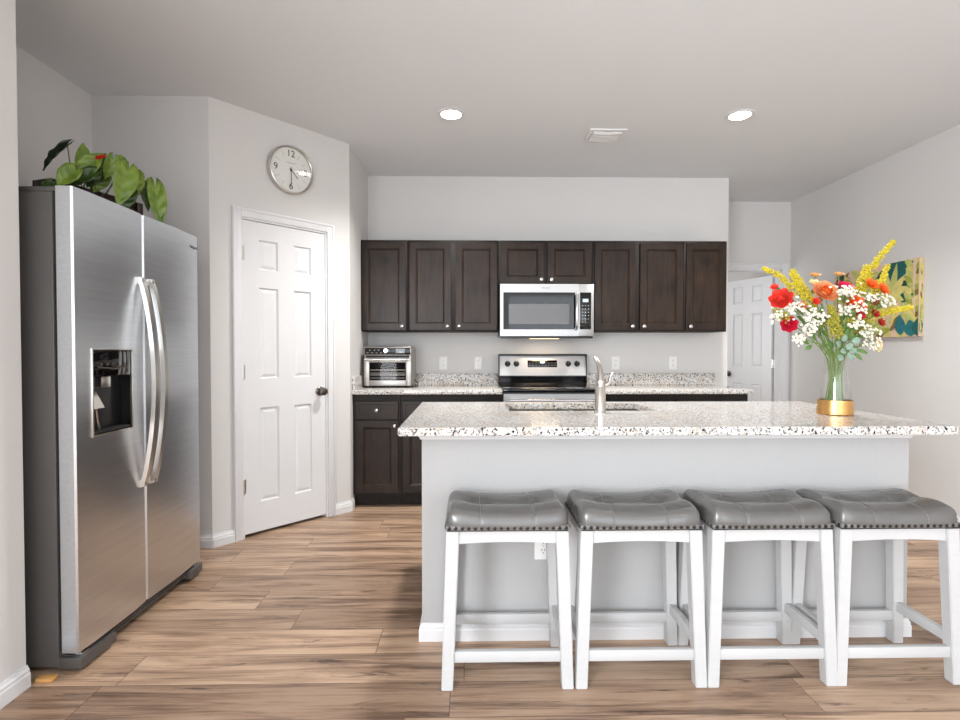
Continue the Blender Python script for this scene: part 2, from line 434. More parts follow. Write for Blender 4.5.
# hinge side is at local x = width; flip so the hinge sits at the origin
for v in d2.data.vertices: v.co.x -= .665
d2.location = (3.192, 5.6, 0); d2.rotation_euler = (0, 0, HA - math.pi)
knob_set(d2, -.6, 0, .93, M['pewter'])
for hz in (1.77, 1.06, .3):
    b = MB(); b.tube([(.006, .006, hz-.045), (.006, .006, hz+.045)], .007, 10).box(-.01, .03, .012, .016, hz-.045, hz+.045)
    b.build('hinge', M['nickel'], d2)

# ------------------------------------------------------------------ kitchen cabinets along the back wall
def knob(parent, x, y, z):
    b = MB(); b.lathe([(0, -.001), (.007, 0), (.006, .01), (.012, .016), (.0155, .021), (.014, .027), (.007, .03), (0, .0305)], (x, y, z), 20, 'Y')
    return b.build('knob', M['bright'], parent)
def cab_door(parent, x0, x1, y0, z0, z1, kx=None, kz=None, rail=.052, name='door'):
    b = MB(); b.panel_slab(x0, x1, z0, z1, y0, y0+.02, [(x0+rail, x1-rail, z0+rail, z1-rail)] if rail else [], [(.004, -.004), (.006, 0), (.004, -.006)] if rail else [])
    d = b.build(name, M['esp'], parent, ang=20)
    if kx is not None: knob(d, kx, y0, kz)
    return d
UY, UF = 4.415, 4.395
def upper(x0, x1, z0, z1, doors, label, zk):
    t = thing('wall_cabinet', label, 'cabinet', ((x0+x1)/2, YB, z0), 0, 'espresso cabinets on the back wall')
    o = t.location
    b = MB(); b.box(x0, x1, UY+.0, YB-.001, z0, z1, .0015); g = b.build('cabinet_body', M['espdark'], t, off=tuple(o))
    for (a, c, kx) in doors:
        b = MB(); b.panel_slab(a, c, z0+.012, z1-.022, UF, UY-.0005, [(a+.05, c-.05, z0+.062, z1-.072)], [(.004, -.004), (.005, 0), (.012, -.009)])
        dd = b.build('door', M['esp'], t, off=tuple(o), ang=20)
        k = MB(); k.lathe([(0, -.001), (.007, 0), (.006, .01), (.012, .016), (.0155, .021), (.014, .027), (.007, .03), (0, .0305)], (kx, UF, z0+zk), 20, 'Y')
        k.build('knob', M['bright'], dd, off=tuple(o))
    return t
ZU0, ZU1 = 1.358, 2.108
upper(-.894, -.516, ZU0, ZU1, [(-.882, -.528, -.556)], 'single door espresso wall cabinet above the toaster oven, leftmost of the row', .042)
upper(-.514, .234, ZU0, ZU1, [(-.495, -.158, -.186), (-.118, .22, -.09)], 'two door tall espresso wall cabinet just left of the microwave', .042)
upper(.236, 1.012, 1.744, ZU1, [(.252, .612, .584), (.641, 1.0, .669)], 'short two door espresso wall cabinet above the microwave', .04)
upper(1.014, 1.774, ZU0, ZU1, [(1.03, 1.368, 1.34), (1.407, 1.762, 1.436)], 'two door tall espresso wall cabinet just right of the microwave', .042)
upper(1.776, 2.134, ZU0, ZU1, [(1.79, 2.122, 1.822)], 'single door espresso wall cabinet at the right end of the row', .042)

CT0, CT1 = .867, .899
def base_unit(x0, x1, doors, drawers, label):
    t = thing('base_cabinet', label, 'cabinet', ((x0+x1)/2, YB, 0), 0, 'espresso base cabinets along the back wall'); o = tuple(t.location)
    MB().box(x0, x1, 4.09, YB-.001, .1, CT0-.001).build('cabinet_body', M['espdark'], t, off=o)
    MB().box(x0, x1, 4.15, YB-.02, .0, .1).build('toe_kick', M['espdark'], t, off=o)
    for a, c, kx in drawers:
        b = MB(); b.panel_slab(a, c, .682, .812, 4.07, 4.0895, [(a+.02, c-.02, .702, .792)], [(.003, -.003)])
        q = b.build('drawer', M['esp'], t, off=o, ang=20)
        k = MB(); k.lathe([(0, -.001), (.007, 0), (.006, .01), (.012, .016), (.0155, .021), (.014, .027), (.007, .03), (0, .0305)], (kx, 4.07, .747), 20, 'Y'); k.build('knob', M['bright'], q, off=o)
    for a, c, kx in doors:
        b = MB(); b.panel_slab(a, c, .115, .665, 4.07, 4.0895, [(a+.05, c-.05, .165, .615)], [(.004, -.004), (.005, 0), (.012, -.009)])
        q = b.build('door', M['esp'], t, off=o, ang=20)
        k = MB(); k.lathe([(0, -.001), (.007, 0), (.006, .01), (.012, .016), (.0155, .021), (.014, .027), (.007, .03), (0, .0305)], (kx, 4.07, .628), 20, 'Y'); k.build('knob', M['bright'], q, off=o)
base_unit(-.893, -.532, [(-.866, -.55, -.572)], [(-.866, -.55, -.708)], 'espresso base cabinet with one drawer and one door below the toaster oven')
base_unit(-.53, .246, [(-.512, -.148, -.17), (-.136, .23, -.114)], [(-.512, .23, -.141)], 'wide espresso base cabinet between the toaster oven corner and the range')
base_unit(1.014, 1.58, [(1.03, 1.292, 1.27), (1.302, 1.565, 1.324)], [(1.03, 1.565, 1.297)], 'espresso base cabinet right of the range, mostly hidden behind the island')
base_unit(1.582, 2.15, [(1.598, 1.86, 1.838), (1.872, 2.134, 1.894)], [(1.598, 2.134, 1.866)], 'espresso base cabinet at the right end of the back counter by the hall')

def worktop(x0, x1, label, splash_end=None, side=False):
    t = thing('countertop', label, 'countertop', ((x0+x1)/2, YB, CT0), 0, 'granite worktops along the back wall'); o = tuple(t.location)
    MB().box(x0, x1, 4.05, YB-.001, CT0, CT1, .004).build('slab', M['granite'], t, off=o)
    MB().box(x0, x1 if splash_end is None else splash_end, 4.703, YB-.001, CT1, CT1+.1, .002).build('backsplash', M['granite'], t, off=o)
    if side: MB().box(x0, x0+.02, 4.06, 4.702, CT1, CT1+.1, .002).build('side_splash', M['granite'], t, off=o)
worktop(-.8945, .247, 'speckled granite worktop under the toaster oven, left of the range', None, True)
worktop(1.013, 2.175, 'speckled granite worktop right of the range, ending at the hall')

# ------------------------------------------------------------------ microwave
t = thing('microwave', 'stainless over-the-range microwave with black window, hung under the short cabinet', 'microwave', (.624, YB, 1.312)); o = tuple(t.location)
MX0, MX1, MZ0, MZ1, MY = .244, 1.006, 1.312, 1.740, 4.325
MB().box(MX0+.002, MX1-.002, MY+.045, YB-.002, MZ0+.004, MZ1-.001, .003).build('body', M['black'], t, off=o)
b = MB(); DX1 = .886
b.panel_slab(MX0, DX1-.001, MZ0+.006, MZ1, MY, MY+.044, [(MX0+.026, DX1-.016, MZ0+.06, MZ1-.068)], [(.002, -.003)])
dr = b.build('door', M['steelx'], t, off=o, ang=20)
b = MB(); b.panel_slab(MX0+.027, DX1-.017, MZ0+.061, MZ1-.069, MY-.0005, MY+.004, [(MX0+.068, DX1-.075, MZ0+.1, MZ1-.158)], [(.002, -.0015)])
g = b.build('window', M['blackgloss'], dr, off=o, ang=15)
MB().box(MX0+.0705, DX1-.0775, MY+.0002, MY+.0012, MZ0+.1025, MZ1-.1605).build('window_screen', mat('grey_perforated_screen', (96, 96, 97), .3, var=.04, scale=200), dr, off=o)
b = MB(); hx = .86
b.tube([(hx, MY-.001, MZ1-.075), (hx, MY-.03, MZ1-.083), (hx, MY-.04, MZ1-.11), (hx, MY-.042, (MZ0+MZ1)/2), (hx, MY-.04, MZ0+.095), (hx, MY-.03, MZ0+.07), (hx, MY-.001, MZ0+.063)], .0125, 12)
b.build('handle', M['bright'], dr, off=o)
b = MB(); b.box(DX1, MX1, MY, MY+.044, MZ0+.006, MZ1, .002); cp = b.build('control_panel', M['steelx'], t, off=o)
MB().box(DX1+.006, MX1-.022, MY-.0015, MY+.002, MZ0+.06, MZ1-.068, .001).build('keypad', M['blackgloss'], cp, off=o)
MB().box(DX1+.028, DX1+.075, MY-.0028, MY-.0012, MZ1-.147, MZ1-.12).build('display', M['lcd'], cp, off=o)
grey = mat('pale_key_legend', (190, 190, 190), .5)
for r_ in range(6):
    for c_ in range(3):
        if r_ == 5 and c_ == 2: continue
        cx, cz = DX1+.028+c_*.0235, MZ1-.175-r_*.027
        MB().box(cx-.004, cx+.004, MY-.0026, MY-.0012, cz-.0025, cz+.0025).build('key', grey, cp, off=o)
b = MB(); b.box(MX0+.004, MX1-.004, MY+.01, MY+.05, MZ0-.012, MZ0+.004, .003)
for k in range(24): b.box(MX0+.05+k*.028, MX0+.07+k*.028, MY+.006, MY+.0105, MZ0-.009, MZ0-.002)
b.build('vent_grille', M['black'], t, off=o)
text_mesh('Whirlpool', .016, .0004, 'brand_badge', mat('dark_badge_print', (70, 70, 72), .4), dr, (.614-o[0], MY-.0008-o[1], MZ1-.032-o[2]), (R(90), 0, 0))
b = MB(); b.box(.5, .74, 4.42, 4.48, MZ0-.014, MZ0-.002); b.build('cooktop_lamp', emis('warm_cooktop_lamp', (255, 214, 170), 1.6), t, off=o)
l = bpy.data.lights.new('cooktop_light', 'AREA'); l.shape = 'RECTANGLE'; l.size = .24; l.size_y = .06; l.energy = .8; l.color = (1, .78, .55)
lo = bpy.data.objects.new('cooktop_light', l); col.objects.link(lo); lo.location = (.62, 4.45, MZ0-.02)

# ------------------------------------------------------------------ range
t = thing('range', 'stainless electric range with black glass cooktop set between the back counters', 'stove', (.63, YB, 0)); o = tuple(t.location)
SX0, SX1 = .25, 1.01
MB().box(SX0+.003, SX1-.003, 4.075, 4.68, .02, .885, .003).build('body', M['fridgeside'], t, off=o)
b = MB(); b.box(SX0, SX1, 4.055, 4.66, .885, .907, .006); b.build('cooktop', M['blackgloss'], t, off=o)
ringm = mat('grey_burner_print', (70, 70, 72), .15)
for bx, by, br in ((.45, 4.2, .095), (.82, 4.2, .115), (.45, 4.47, .075), (.82, 4.47, .085)):
    b = MB(); b.lathe([(br, .0), (br, .0006), (br-.004, .0006), (br-.004, 0)], (bx, by, .9072), 40, closed=True); b.build('burner_ring', ringm, t, off=o)
b = MB(); b.prism([(SX0, 4.60, .985), (SX0, 4.68, .985), (SX0, 4.70, .985), (SX0, 4.70, 1.165), (SX0, 4.655, 1.165), (SX0, 4.64, 1.155)], (SX1-SX0-.002, 0, 0))
bgd = b.build('backguard', M['steelx'], t, off=o, ang=20)
b = MB(); b.prism([(SX0+.004, 4.618, .905), (SX0+.004, 4.70, .905), (SX0+.004, 4.70, .986), (SX0+.004, 4.602, .986), (SX0+.004, 4.602, .978), (SX0+.004, 4.63, .965), (SX0+.004, 4.64, .93)], (SX1-SX0-.01, 0, 0))
b.build('backguard_skirt', mat('dark_gloss_enamel', (92, 92, 94), .2, metal=.9), t, off=o, ang=40)
b = MB(); b.box(SX0-.001, SX1+.001, 4.60, 4.705, 1.163, 1.17, .002).box(SX0-.002, SX0+.006, 4.60, 4.705, .907, 1.168, .002).box(SX1-.006, SX1+.002, 4.60, 4.705, .907, 1.168, .002)
b.build('backguard_trim', M['black'], t, off=o)
tilt = math.atan2(.04, .17)
def on_guard(s):  # z -> y of the sloping face
    return 4.60 + (s-.985)*.04/.17
rotg = (R(90)-tilt, 0, 0)
for kx in (.326, .402, .853, .929):
    z = 1.085
    b = MB(); b.lathe([(.025, 0), (.025, .006), (.021, .01), (.019, .026), (.017, .029), (0, .029)], (0, 0, 0), 28).box(-.004, .004, -.019, .019, .028, .034, .002)
    kk = b.build('control_knob', M['black'], t); kk.location = (kx-o[0], on_guard(z)-o[1]-.0003, z-o[2]); kk.rotation_euler = rotg
    b = MB(); b.box(-.0012, .0012, .004, .017, .0341, .0346); q = b.build('pointer_mark', grey, kk)
dp = MB(); dp.box(-.128, .128, -.031, .031, 0, .002, .0008); dd = dp.build('display_panel', M['blackgloss'], t); dd.location = (.628-o[0], on_guard(1.085)-o[1], 1.085-o[2]); dd.rotation_euler = rotg
MB().box(-.018, .018, .006, .02, .0021, .0028).build('clock_display', emis('range_clock_glow', (215, 235, 240), 1.2), dd)
b = MB()
for i in range(9):
    for j in range(2):
        if abs(-.11+i*.0275) < .025 and j == 1: continue
        b.box(-.115+i*.0275, -.104+i*.0275, -.018+j*.022, -.012+j*.022, .0021, .0026)
b.build('button_legend', mat('dim_key_legend', (105, 105, 105), .5), dd)
b = MB(); b.panel_slab(SX0+.005, SX1-.005, .25, .872, 4.03, 4.074, [(SX0+.12, SX1-.12, .38, .7)], [(.002, -.002)]); od = b.build('oven_door', M['steelx'], t, off=o, ang=20)
MB().box(SX0+.123, SX1-.123, 4.0315, 4.034, .383, .697).build('oven_window', M['blackgloss'], od, off=o)
b = MB(); b.box(SX0+.003, SX1-.003, 4.045, 4.075, .873, .885); b.build('vent_strip', M['black'], t, off=o)
b = MB(); b.tube([(SX0+.05, 3.985, .825), (SX1-.05, 3.985, .825)], .013, 14); b.box(SX0+.07, SX0+.1, 3.985, 4.031, .815, .835, .003).box(SX1-.1, SX1-.07, 3.985, 4.031, .815, .835, .003); b.build('oven_handle', M['bright'], od, off=o)
MB().box(SX0+.005, SX1-.005, 4.035, 4.074, .06, .242, .004).build('storage_drawer', M['steelx'], t, off=o)
for fx in (SX0+.05, SX1-.05):
    for fy in (4.12, 4.62): b = MB(); b.tube([(fx, fy, 0), (fx, fy, .022)], .018, 14); b.build('foot', M['black'], t, off=o)

# ------------------------------------------------------------------ toaster oven
t = thing('toaster_oven', 'stainless countertop toaster oven with black control strip in the left corner', 'toaster oven', (-.667, 4.5, CT1)); o = tuple(t.location)
TX0, TX1, TY, TZ0, TZ1 = -.862, -.472, 4.335, CT1+.012, 1.236
b = MB(); b.box(TX0, TX1, TY+.012, TY+.33, TZ0, TZ1, .012, 3); b.build('body', M['toaststeel'], t, off=o)
b = MB(); b.box(TX0+.004, TX1-.004, TY, TY+.02, 1.162, TZ1-.006, .004)
cp = b.build('control_panel', M['toaststeel'], t, off=o)
MB().box(TX0+.012, TX1-.012, TY-.002, TY+.002, 1.168, TZ1-.013, .001).build('control_strip', M['blackgloss'], cp, off=o)
b = MB(); b.lathe([(.0175, 0), (.0175, .012), (.015, .016), (0, .016)], (-.68, TY-.002, 1.199), 28, 'Y'); b.build('dial', M['bright'], cp, off=o)
MB().box(-.6, -.525, TY-.0032, TY-.0018, 1.181, 1.215).build('display', mat('grey_lcd', (92, 96, 98), .2), cp, off=o)
for bb in [(-.575, -.548, TY-.0042, TY-.003, 1.185, 1.191)] + [(-.812+k*.036, -.806+k*.036, TY-.003, TY-.0018, 1.2, 1.206) for k in range(3)] + [(-.836+k*.036, -.818+k*.036, TY-.003, TY-.0018, 1.1805, 1.183) for k in range(4)]:
    MB().box(*bb).build('key', grey, cp, off=o)
b = MB(); b.box(TX0+.02, TX1-.02, TY+.008, TY+.016, 1.142, 1.16); b.build('vent_slot', M['dark'], t, off=o)
b = MB(); DZ0, DZ1 = TZ0+.004, 1.14
for a in ((TX0+.004, TX0+.048, DZ0, DZ1), (TX1-.048, TX1-.004, DZ0, DZ1), (TX0+.048, TX1-.048, DZ0, DZ0+.045), (TX0+.048, TX1-.048, DZ1-.036, DZ1)): b.box(a[0], a[1], TY-.006, TY+.0115, a[2], a[3], .002)
dr = b.build('door', M['toaststeel'], t, off=o)
MB().box(TX0+.046, TX1-.046, TY-.001, TY+.003, DZ0+.043, DZ1-.034).build('window', M['smoke'], dr, off=o)
b = MB(); b.box(TX0+.047, TX1-.047, TY+.0035, TY+.0105, DZ0+.044, DZ1-.035); b.build('oven_cavity', M['dark'], t, off=o)
b = MB()
for rz in (DZ0+.085, DZ0+.125): b.box(TX0+.055, TX1-.055, TY+.002, TY+.0034, rz, rz+.006).box(TX0+.055, TX1-.055, TY+.002, TY+.0034, rz-.024, rz-.02)
b.build('wire_rack', M['nickel'], t, off=o)
b = MB(); b.tube([(TX0+.014, TY-.032, DZ1-.012), (TX1-.014, TY-.032, DZ1-.012)], .009, 12); b.box(TX0+.022, TX0+.036, TY-.03, TY-.005, DZ1-.018, DZ1-.006).box(TX1-.036, TX1-.022, TY-.03, TY-.005, DZ1-.018, DZ1-.006); b.build('door_handle', M['bright'], dr, off=o)
for fx in (TX0+.03, TX1-.03):
    for fy in (TY+.04, TY+.28): b = MB(); b.tube([(fx, fy, CT1+.0005), (fx, fy, TZ0+.002)], .014, 12); b.build('foot', M['black'], t, off=o)
b = MB(); b.tube([(TX1-.01, TY+.22, .96), (TX1+.03, TY+.2, .93), (TX1+.035, TY+.12, .908), (TX1+.025, TY+.03, .906), (TX1+.0, TY-.015, .906)], .0045, 8); b.build('power_cord', M['dark'], t, off=o)

# ------------------------------------------------------------------ outlets
def outlet(x, y, z, label, plug=False):
    t = thing('outlet', label, 'outlet', (x, y, z), 0, 'white wall outlets')
    b = MB(); b.box(-.036, .036, -.006, 0, -.058, .058, .003); b.build('cover_plate', M['plastic'], t)
    for s_ in (-1, 1):
        b = MB(); b.lathe([(.0165, 0), (.0165, .0025), (0, .0025)], (0, -.0055, s_*.0205), 20, 'Y'); rc = b.build('receptacle', M['plastic'], t)
        b = MB(); 
        for sx in (-.006, .006): b.box(sx-.0012, sx+.0012, -.0086, -.0079, s_*.0205, s_*.0205+.008)
        b.box(-.002, .002, -.0086, -.0079, s_*.0205-.01, s_*.0205-.006); b.build('slots', M['dark'], rc)
    b = MB(); b.lathe([(.003, 0), (.002, .0012), (0, .0012)], (0, -.0058, 0), 10, 'Y'); b.build('screw', M['nickel'], t)
    return t
outlet(-.238, YB, 1.09, 'white outlet on the back wall nearest the toaster oven')
outlet(.075, YB, 1.09, 'white outlet on the back wall just left of the range')
outlet(1.293, YB, 1.09, 'white outlet on the back wall just right of the faucet')
outlet(1.807, YB, 1.09, 'white outlet on the back wall under the rightmost cabinets')

# ------------------------------------------------------------------ island
IX0, IX1, IY = -.199, 1.842, 2.2
t = thing('kitchen_island', 'white textured kitchen island with white baseboard behind the stools', 'kitchen island', ((IX0+IX1)/2, IY, 0)); o = tuple(t.location)
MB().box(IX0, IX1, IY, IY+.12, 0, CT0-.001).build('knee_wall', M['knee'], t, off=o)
b = MB(); b.box(IX0, IX0+.02, IY+.12, 3.06, .1, CT0-.22).box(IX1-.02, IX1, IY+.12, 3.06, .1, CT0-.22).box(IX0+.02, IX1-.02, 3.04, 3.06, .1, CT0-.001).box(IX0+.02, IX1-.02, IY+.13, 3.04, .1, .12).box(IX0, IX0+.02, IY+.12, 3.06, CT0-.22, CT0-.001).box(IX1-.02, IX1, IY+.12, 3.06, CT0-.22, CT0-.001)
b.build('cabinet_body', M['espdark'], t, off=o)
MB().box(IX0+.01, IX1-.01, IY+.12, 2.98, 0, .1).build('toe_kick', M['espdark'], t, off=o)
for k in range(4):
    a = IX0+.03 + k*.495
    b = MB(); b.panel_slab(-.235, .235, .115, .84, 0, .02, [(-.185, .185, .165, .79)], [(.004, -.004), (.005, 0), (.012, -.009)])
    q = b.build('door', M['esp'], t, ang=20); q.location = (a+.24-o[0], 3.0805-o[1], 0); q.rotation_euler = (0, 0, math.pi); knob(q, .2 if k % 2 else -.2, 0, .8)
b = MB()   # skirting and cap trim wrap the end of the knee wall
def wrap(prof):
    b = MB(); rings = []
    path = [((IX0, IY+.12), (-1, 0)), ((IX0, IY), (-1, -1)), ((IX1, IY), (1, -1)), ((IX1, IY+.12), (1, 0))]
    for (x, y), (nx, ny) in path: rings.append([b.bm.verts.new((x+nx*d_, y+ny*d_, z)) for d_, z in prof])
    n = len(prof)
    for a, c in zip(rings, rings[1:]):
        for k in range(n-1): b.bm.faces.new((a[k], c[k], c[k+1], a[k+1]))
    for f in b.bm.faces: f.tag = True
    return b
wrap([(a_*.8, z_*.82) for a_, z_ in base_prof()]).build('baseboard', M['white'], t, off=o, ang=20)
wrap([(0, CT0-.03), (.006, CT0-.03), (.008, CT0-.024), (.014, CT0-.014), (.016, CT0-.002), (0, CT0-.002)]).build('cap_trim', M['white'], t, off=o, ang=20)
io = outlet(.303, IY, .393, 'white outlet low on the island behind the leftmost stool')

# island top with the sink cut-out
TX0_, TX1_, TY0_, TY1_ = -.283, 1.955, 2.09, 3.135
SK = (.2, .94, 2.67, 3.03)
b = MB(); xs = [TX0_, SK[0], SK[1], TX1_]; ys = [TY0_, SK[2], SK[3], TY1_]
V = {}
for i, x in enumerate(xs):
    for j, y in enumerate(ys):
        for k, z in enumerate((CT0, CT1+.001)): V[i, j, k] = b.bm.verts.new((x, y, z))
for i in range(3):
    for j in range(3):
        if (i, j) == (1, 1): continue
        for k in (0, 1): b.bm.faces.new([V[i, j, k], V[i+1, j, k], V[i+1, j+1, k], V[i, j+1, k]])
for i in range(3):
    for j in (0, 3): b.bm.faces.new([V[i, j, 0], V[i+1, j, 0], V[i+1, j, 1], V[i, j, 1]]); b.bm.faces.new([V[j, i, 0], V[j, i+1, 0], V[j, i+1, 1], V[j, i, 1]])
for j in (1, 2): b.bm.faces.new([V[1, j, 0], V[2, j, 0], V[2, j, 1], V[1, j, 1]]); b.bm.faces.new([V[j, 1, 0], V[j, 2, 0], V[j, 2, 1], V[j, 1, 1]])
bmesh.ops.recalc_face_normals(b.bm, faces=b.bm.faces)
es = [e for e in b.bm.edges if len(e.link_faces) == 2 and e.calc_face_angle() > .5]
bmesh.ops.bevel(b.bm, geom=es, offset=.004, segments=2, affect='EDGES')
it = b.build('island_countertop', M['granite'], off=((TX0_+TX1_)/2, 2.6, CT0)); it.location = ((TX0_+TX1_)/2, 2.6, CT0)
tag(it, 'large speckled granite slab topping the island under the flower vase', 'countertop')
# sink
t = thing('sink', 'stainless undermount double sink sunk into the island top', 'sink', (.57, 2.85, CT0-.2)); o = tuple(t.location)
def bowl(x0, x1, y0, y1):
    b = MB(); z1, z0 = CT0-.001, CT0-.19; prof = [(0, z1), (.004, z0+.03), (.03, z0)]
    rings = []
    for ins, z in prof: rings.append([b.bm.verts.new(p) for p in ((x0+ins, y0+ins, z), (x1-ins, y0+ins, z), (x1-ins, y1-ins, z), (x0+ins, y1-ins, z))])
    for a, c in zip(rings, rings[1:]):
        for k in range(4): b.bm.faces.new((a[k], a[(k+1) % 4], c[(k+1) % 4], c[k]))
    b.bm.faces.new(rings[-1]); ob = b.build('bowl', M['nickel'], t, off=o, rec=False)
    for p in ob.data.polygons: pass
    md = ob.modifiers.new('s', 'SOLIDIFY'); md.thickness = .0015; md.offset = 1
    c = MB(); c.lathe([(.042, 0), (.042, .003), (.03, .004), (.026, .001), (0, .001)], ((x0+x1)/2, (y0+y1)/2, z0+.0005), 24); c.build('drain', M['bright'], t, off=o)
bowl(SK[0]-.006, .565, SK[2]-.006, SK[3]+.006); bowl(.575, SK[1]+.006, SK[2]-.006, SK[3]+.006)
MB().box(.5655, .5745, SK[2]-.006, SK[3]+.006, CT0-.03, CT0-.001).build('divider', M['nickel'], t, off=o)
# faucet
t = thing('faucet', 'brushed nickel single lever pull-out faucet standing on the island', 'faucet', (.634, 2.585, CT1+.001)); o = tuple(t.location)
b = MB(); b.lathe([(.029, 0), (.029, .004), (.0255, .008), (.0255, .125), (.0265, .127), (.0265, .131), (.0255, .133), (.0235, .15), (.0225, .158), (0, .16)], (0, 0, 0), 32); b.build('base', M['nickel'], t)
b = MB(); pts = [(0, 0, .157), (.001, .003, .175), (.001, .009, .195), (.0, .02, .217), (-.002, .035, .238), (-.005, .052, .254), (-.008, .068, .264)]
b.tube(pts, [.0225, .0185, .0155, .0135, .012, .0105, .0095], 20); b.build('spout', M['nickel'], t)
b = MB(); b.tube([(-.008, .068, .264), (-.0095, .077, .268)], [.009, .0075], 20); b.build('spray_head', M['dark'], t)
b = MB(); b.tube([(.018, 0, .13), (.04, 0, .142), (.045, 0, .15)], [.011, .011, .009], 14); b.tube([(.044, 0, .148), (.048, -.002, .165), (.055, -.006, .19), (.06, -.008, .197)], [.005, .005, .006, .0055], 10); lv = b.build('lever', M['nickel'], t)

# ------------------------------------------------------------------ refrigerator
t = thing('refrigerator', 'stainless side-by-side refrigerator with through-door dispenser in the alcove', 'refrigerator', (-1.87, 2.48, 0)); o = tuple(t.location)
FY0, FYS, FY1, FX, FZ0, FZ1 = 2.025, 2.447, 2.927, -1.49, .078, 1.806
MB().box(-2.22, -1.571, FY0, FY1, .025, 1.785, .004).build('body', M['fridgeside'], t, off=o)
def fridge_door(name, y0, y1, hole=None):
    # front faces +X; a shallow crown across the door
    b = MB(); xb = -1.559
    if hole:
        h0, h1, z0, z1 = hole
        ys = [y0, y0+.006, h0, h1, y1-.006, y1]; zs = [FZ0, z0, z1, FZ1]
    else: ys = [y0, y0+.006, (y0+y1)/2, y1-.006, y1]; zs = [FZ0, FZ1]
    cr = lambda y: FX - .010*((2*(y-y0)/(y1-y0)-1)**2) - (.006 if y in (y0, y1) else 0)
    F = {(i, j): b.bm.verts.new((cr(y), y, z)) for i, y in enumerate(ys) for j, z in enumerate(zs)}
    for i in range(len(ys)-1):
        for j in range(len(zs)-1):
            if hole and i == 2 and j == 1: continue
            b.bm.faces.new((F[i, j], F[i+1, j], F[i+1, j+1], F[i, j+1]))
    nb = len(zs)-1; ni = len(ys)-1
    B = [b.bm.verts.new(p) for p in ((xb, y0, FZ0), (xb, y1, FZ0), (xb, y1, FZ1), (xb, y0, FZ1))]
    b.bm.faces.new([F[i, 0] for i in range(ni+1)] + [B[1], B[0]]); b.bm.faces.new([F[i, nb] for i in range(ni+1)] + [B[2], B[3]])
    b.bm.faces.new([F[0, j] for j in range(nb+1)] + [B[3], B[0]]); b.bm.faces.new([F[ni, j] for j in range(nb+1)] + [B[2], B[1]]); b.bm.faces.new(B)
    if hole:
        Q = [F[2, 1], F[3, 1], F[3, 2], F[2, 2]]; D = [b.bm.verts.new((v.co.x-.06, v.co.y, v.co.z)) for v in Q]
        hf = [b.bm.faces.new((Q[k], Q[(k+1) % 4], D[(k+1) % 4], D[k])) for k in range(4)] + [b.bm.faces.new(D)]
        for f in hf: f.material_index = 1
    for f in b.bm.faces: f.tag = True
    dd = b.build(name, [M['steel'], M['black']], t, off=o, ang=30)
    MB().box(-1.57, -1.558, y0+.006, y1-.006, FZ0+.01, FZ1-.01).build('gasket', M['dark'], dd, off=o)
    return dd
HOLE = (2.108, 2.348, .872, 1.207)
fz = fridge_door('freezer_door', FY0, FYS-.003, HOLE)
fr = fridge_door('fridge_door', FYS+.003, FY1)
# dispenser
b = MB(); h0, h1, z0, z1 = HOLE; x = FX-.002
dsp = MB().box(x-.056, x-.05, h0+.002, h1-.002, z0+.002, z1-.002).build('dispenser', M['black'], fz, off=o)
b = MB()
for a in ((h0-.004, h0+.003, z0-.004, z1+.004), (h1-.003, h1+.004, z0-.004, z1+.004), (h0+.003, h1-.003, z0-.004, z0+.003), (h0+.003, h1-.003, z1-.003, z1+.004)): b.box(x-.008, x+.004, *a, .002)
b.build('dispenser_frame', M['nickel'], fz, off=o)
# dispenser pieces hang on the door itself
MB().box(x-.05, x-.001, h0+.006, h1-.006, 1.10, z1-.006, .004).build('dispenser_panel', M['blackgloss'], fz, off=o)
b = MB()
for k in range(5): b.ball((x+.0, h0+.05+k*.035, 1.148+.0*(k % 2)), .008, 1, (.3, 1, 1))
b.tube([(x-.001, h0+.03, 1.138), (x+.004, (h0+h1)/2, 1.128), (x-.001, h1-.03, 1.138)], .004, 8)
b.build('dispenser_buttons', M['pewter'], fz, off=o)
MB().box(x-.045, x-.012, h0+.07, h0+.125, 1.055, 1.1, .004).build('ice_chute', M['nickel'], fz, off=o)
b = MB(); b.prism([(x-.05, h0+.012, 1.04), (x-.05, h0+.09, 1.04), (x-.012, h0+.085, .975), (x-.012, h0+.02, .975)], (-.003, 0, .004)); b.build('dispenser_paddle', M['nickel'], fz, off=o)
b = MB(); b.tube([(x-.03, h0+.06, .972), (x-.035, h0+.075, .92), (x-.035, h0+.085, .89)], .006, 10); b.build('water_nozzle', M['nickel'], fz, off=o)
MB().box(x-.05, x-.004, h0+.006, h1-.006, z0+.006, z0+.016, .002).build('drip_tray', M['dark'], fz, off=o)
def handle(parent, y, yt):
    b = MB(); pts, n = [], 18; z0, z1 = .6, 1.525
    for k in range(n+1):
        s_ = k/n; bow = math.sin(math.pi*s_)
        pts.append((FX-.004+.06*bow**.75, y+yt*bow, z0+(z1-z0)*s_))
    sect = [(.010, -.013), (.010, .013), (-.008, .015), (-.008, -.015)]
    rings = [[b.bm.verts.new((p[0]+q[0], p[1]+q[1], p[2])) for q in sect] for p in pts]
    for a, c in zip(rings, rings[1:]):
        for k in range(4): b.bm.faces.new((a[k], a[(k+1) % 4], c[(k+1) % 4], c[k]))
    b.bm.faces.new(rings[0]); b.bm.faces.new(rings[-1])
    for f in b.bm.faces: f.tag = True
    b.box(FX-.014, FX+.012, y-.013, y+.013, z0+.002, z0+.03, .002).box(FX-.014, FX+.012, y-.013, y+.013, z1-.03, z1-.002, .002)
    b.build('door_handle', M['steelh'], parent, off=o, ang=40)
M['steelh'] = steel('satin_handle_steel', (214, 210, 204), (1, 1, .05), .3)
handle(fz, 2.418, 0); handle(fr, 2.49, 0)
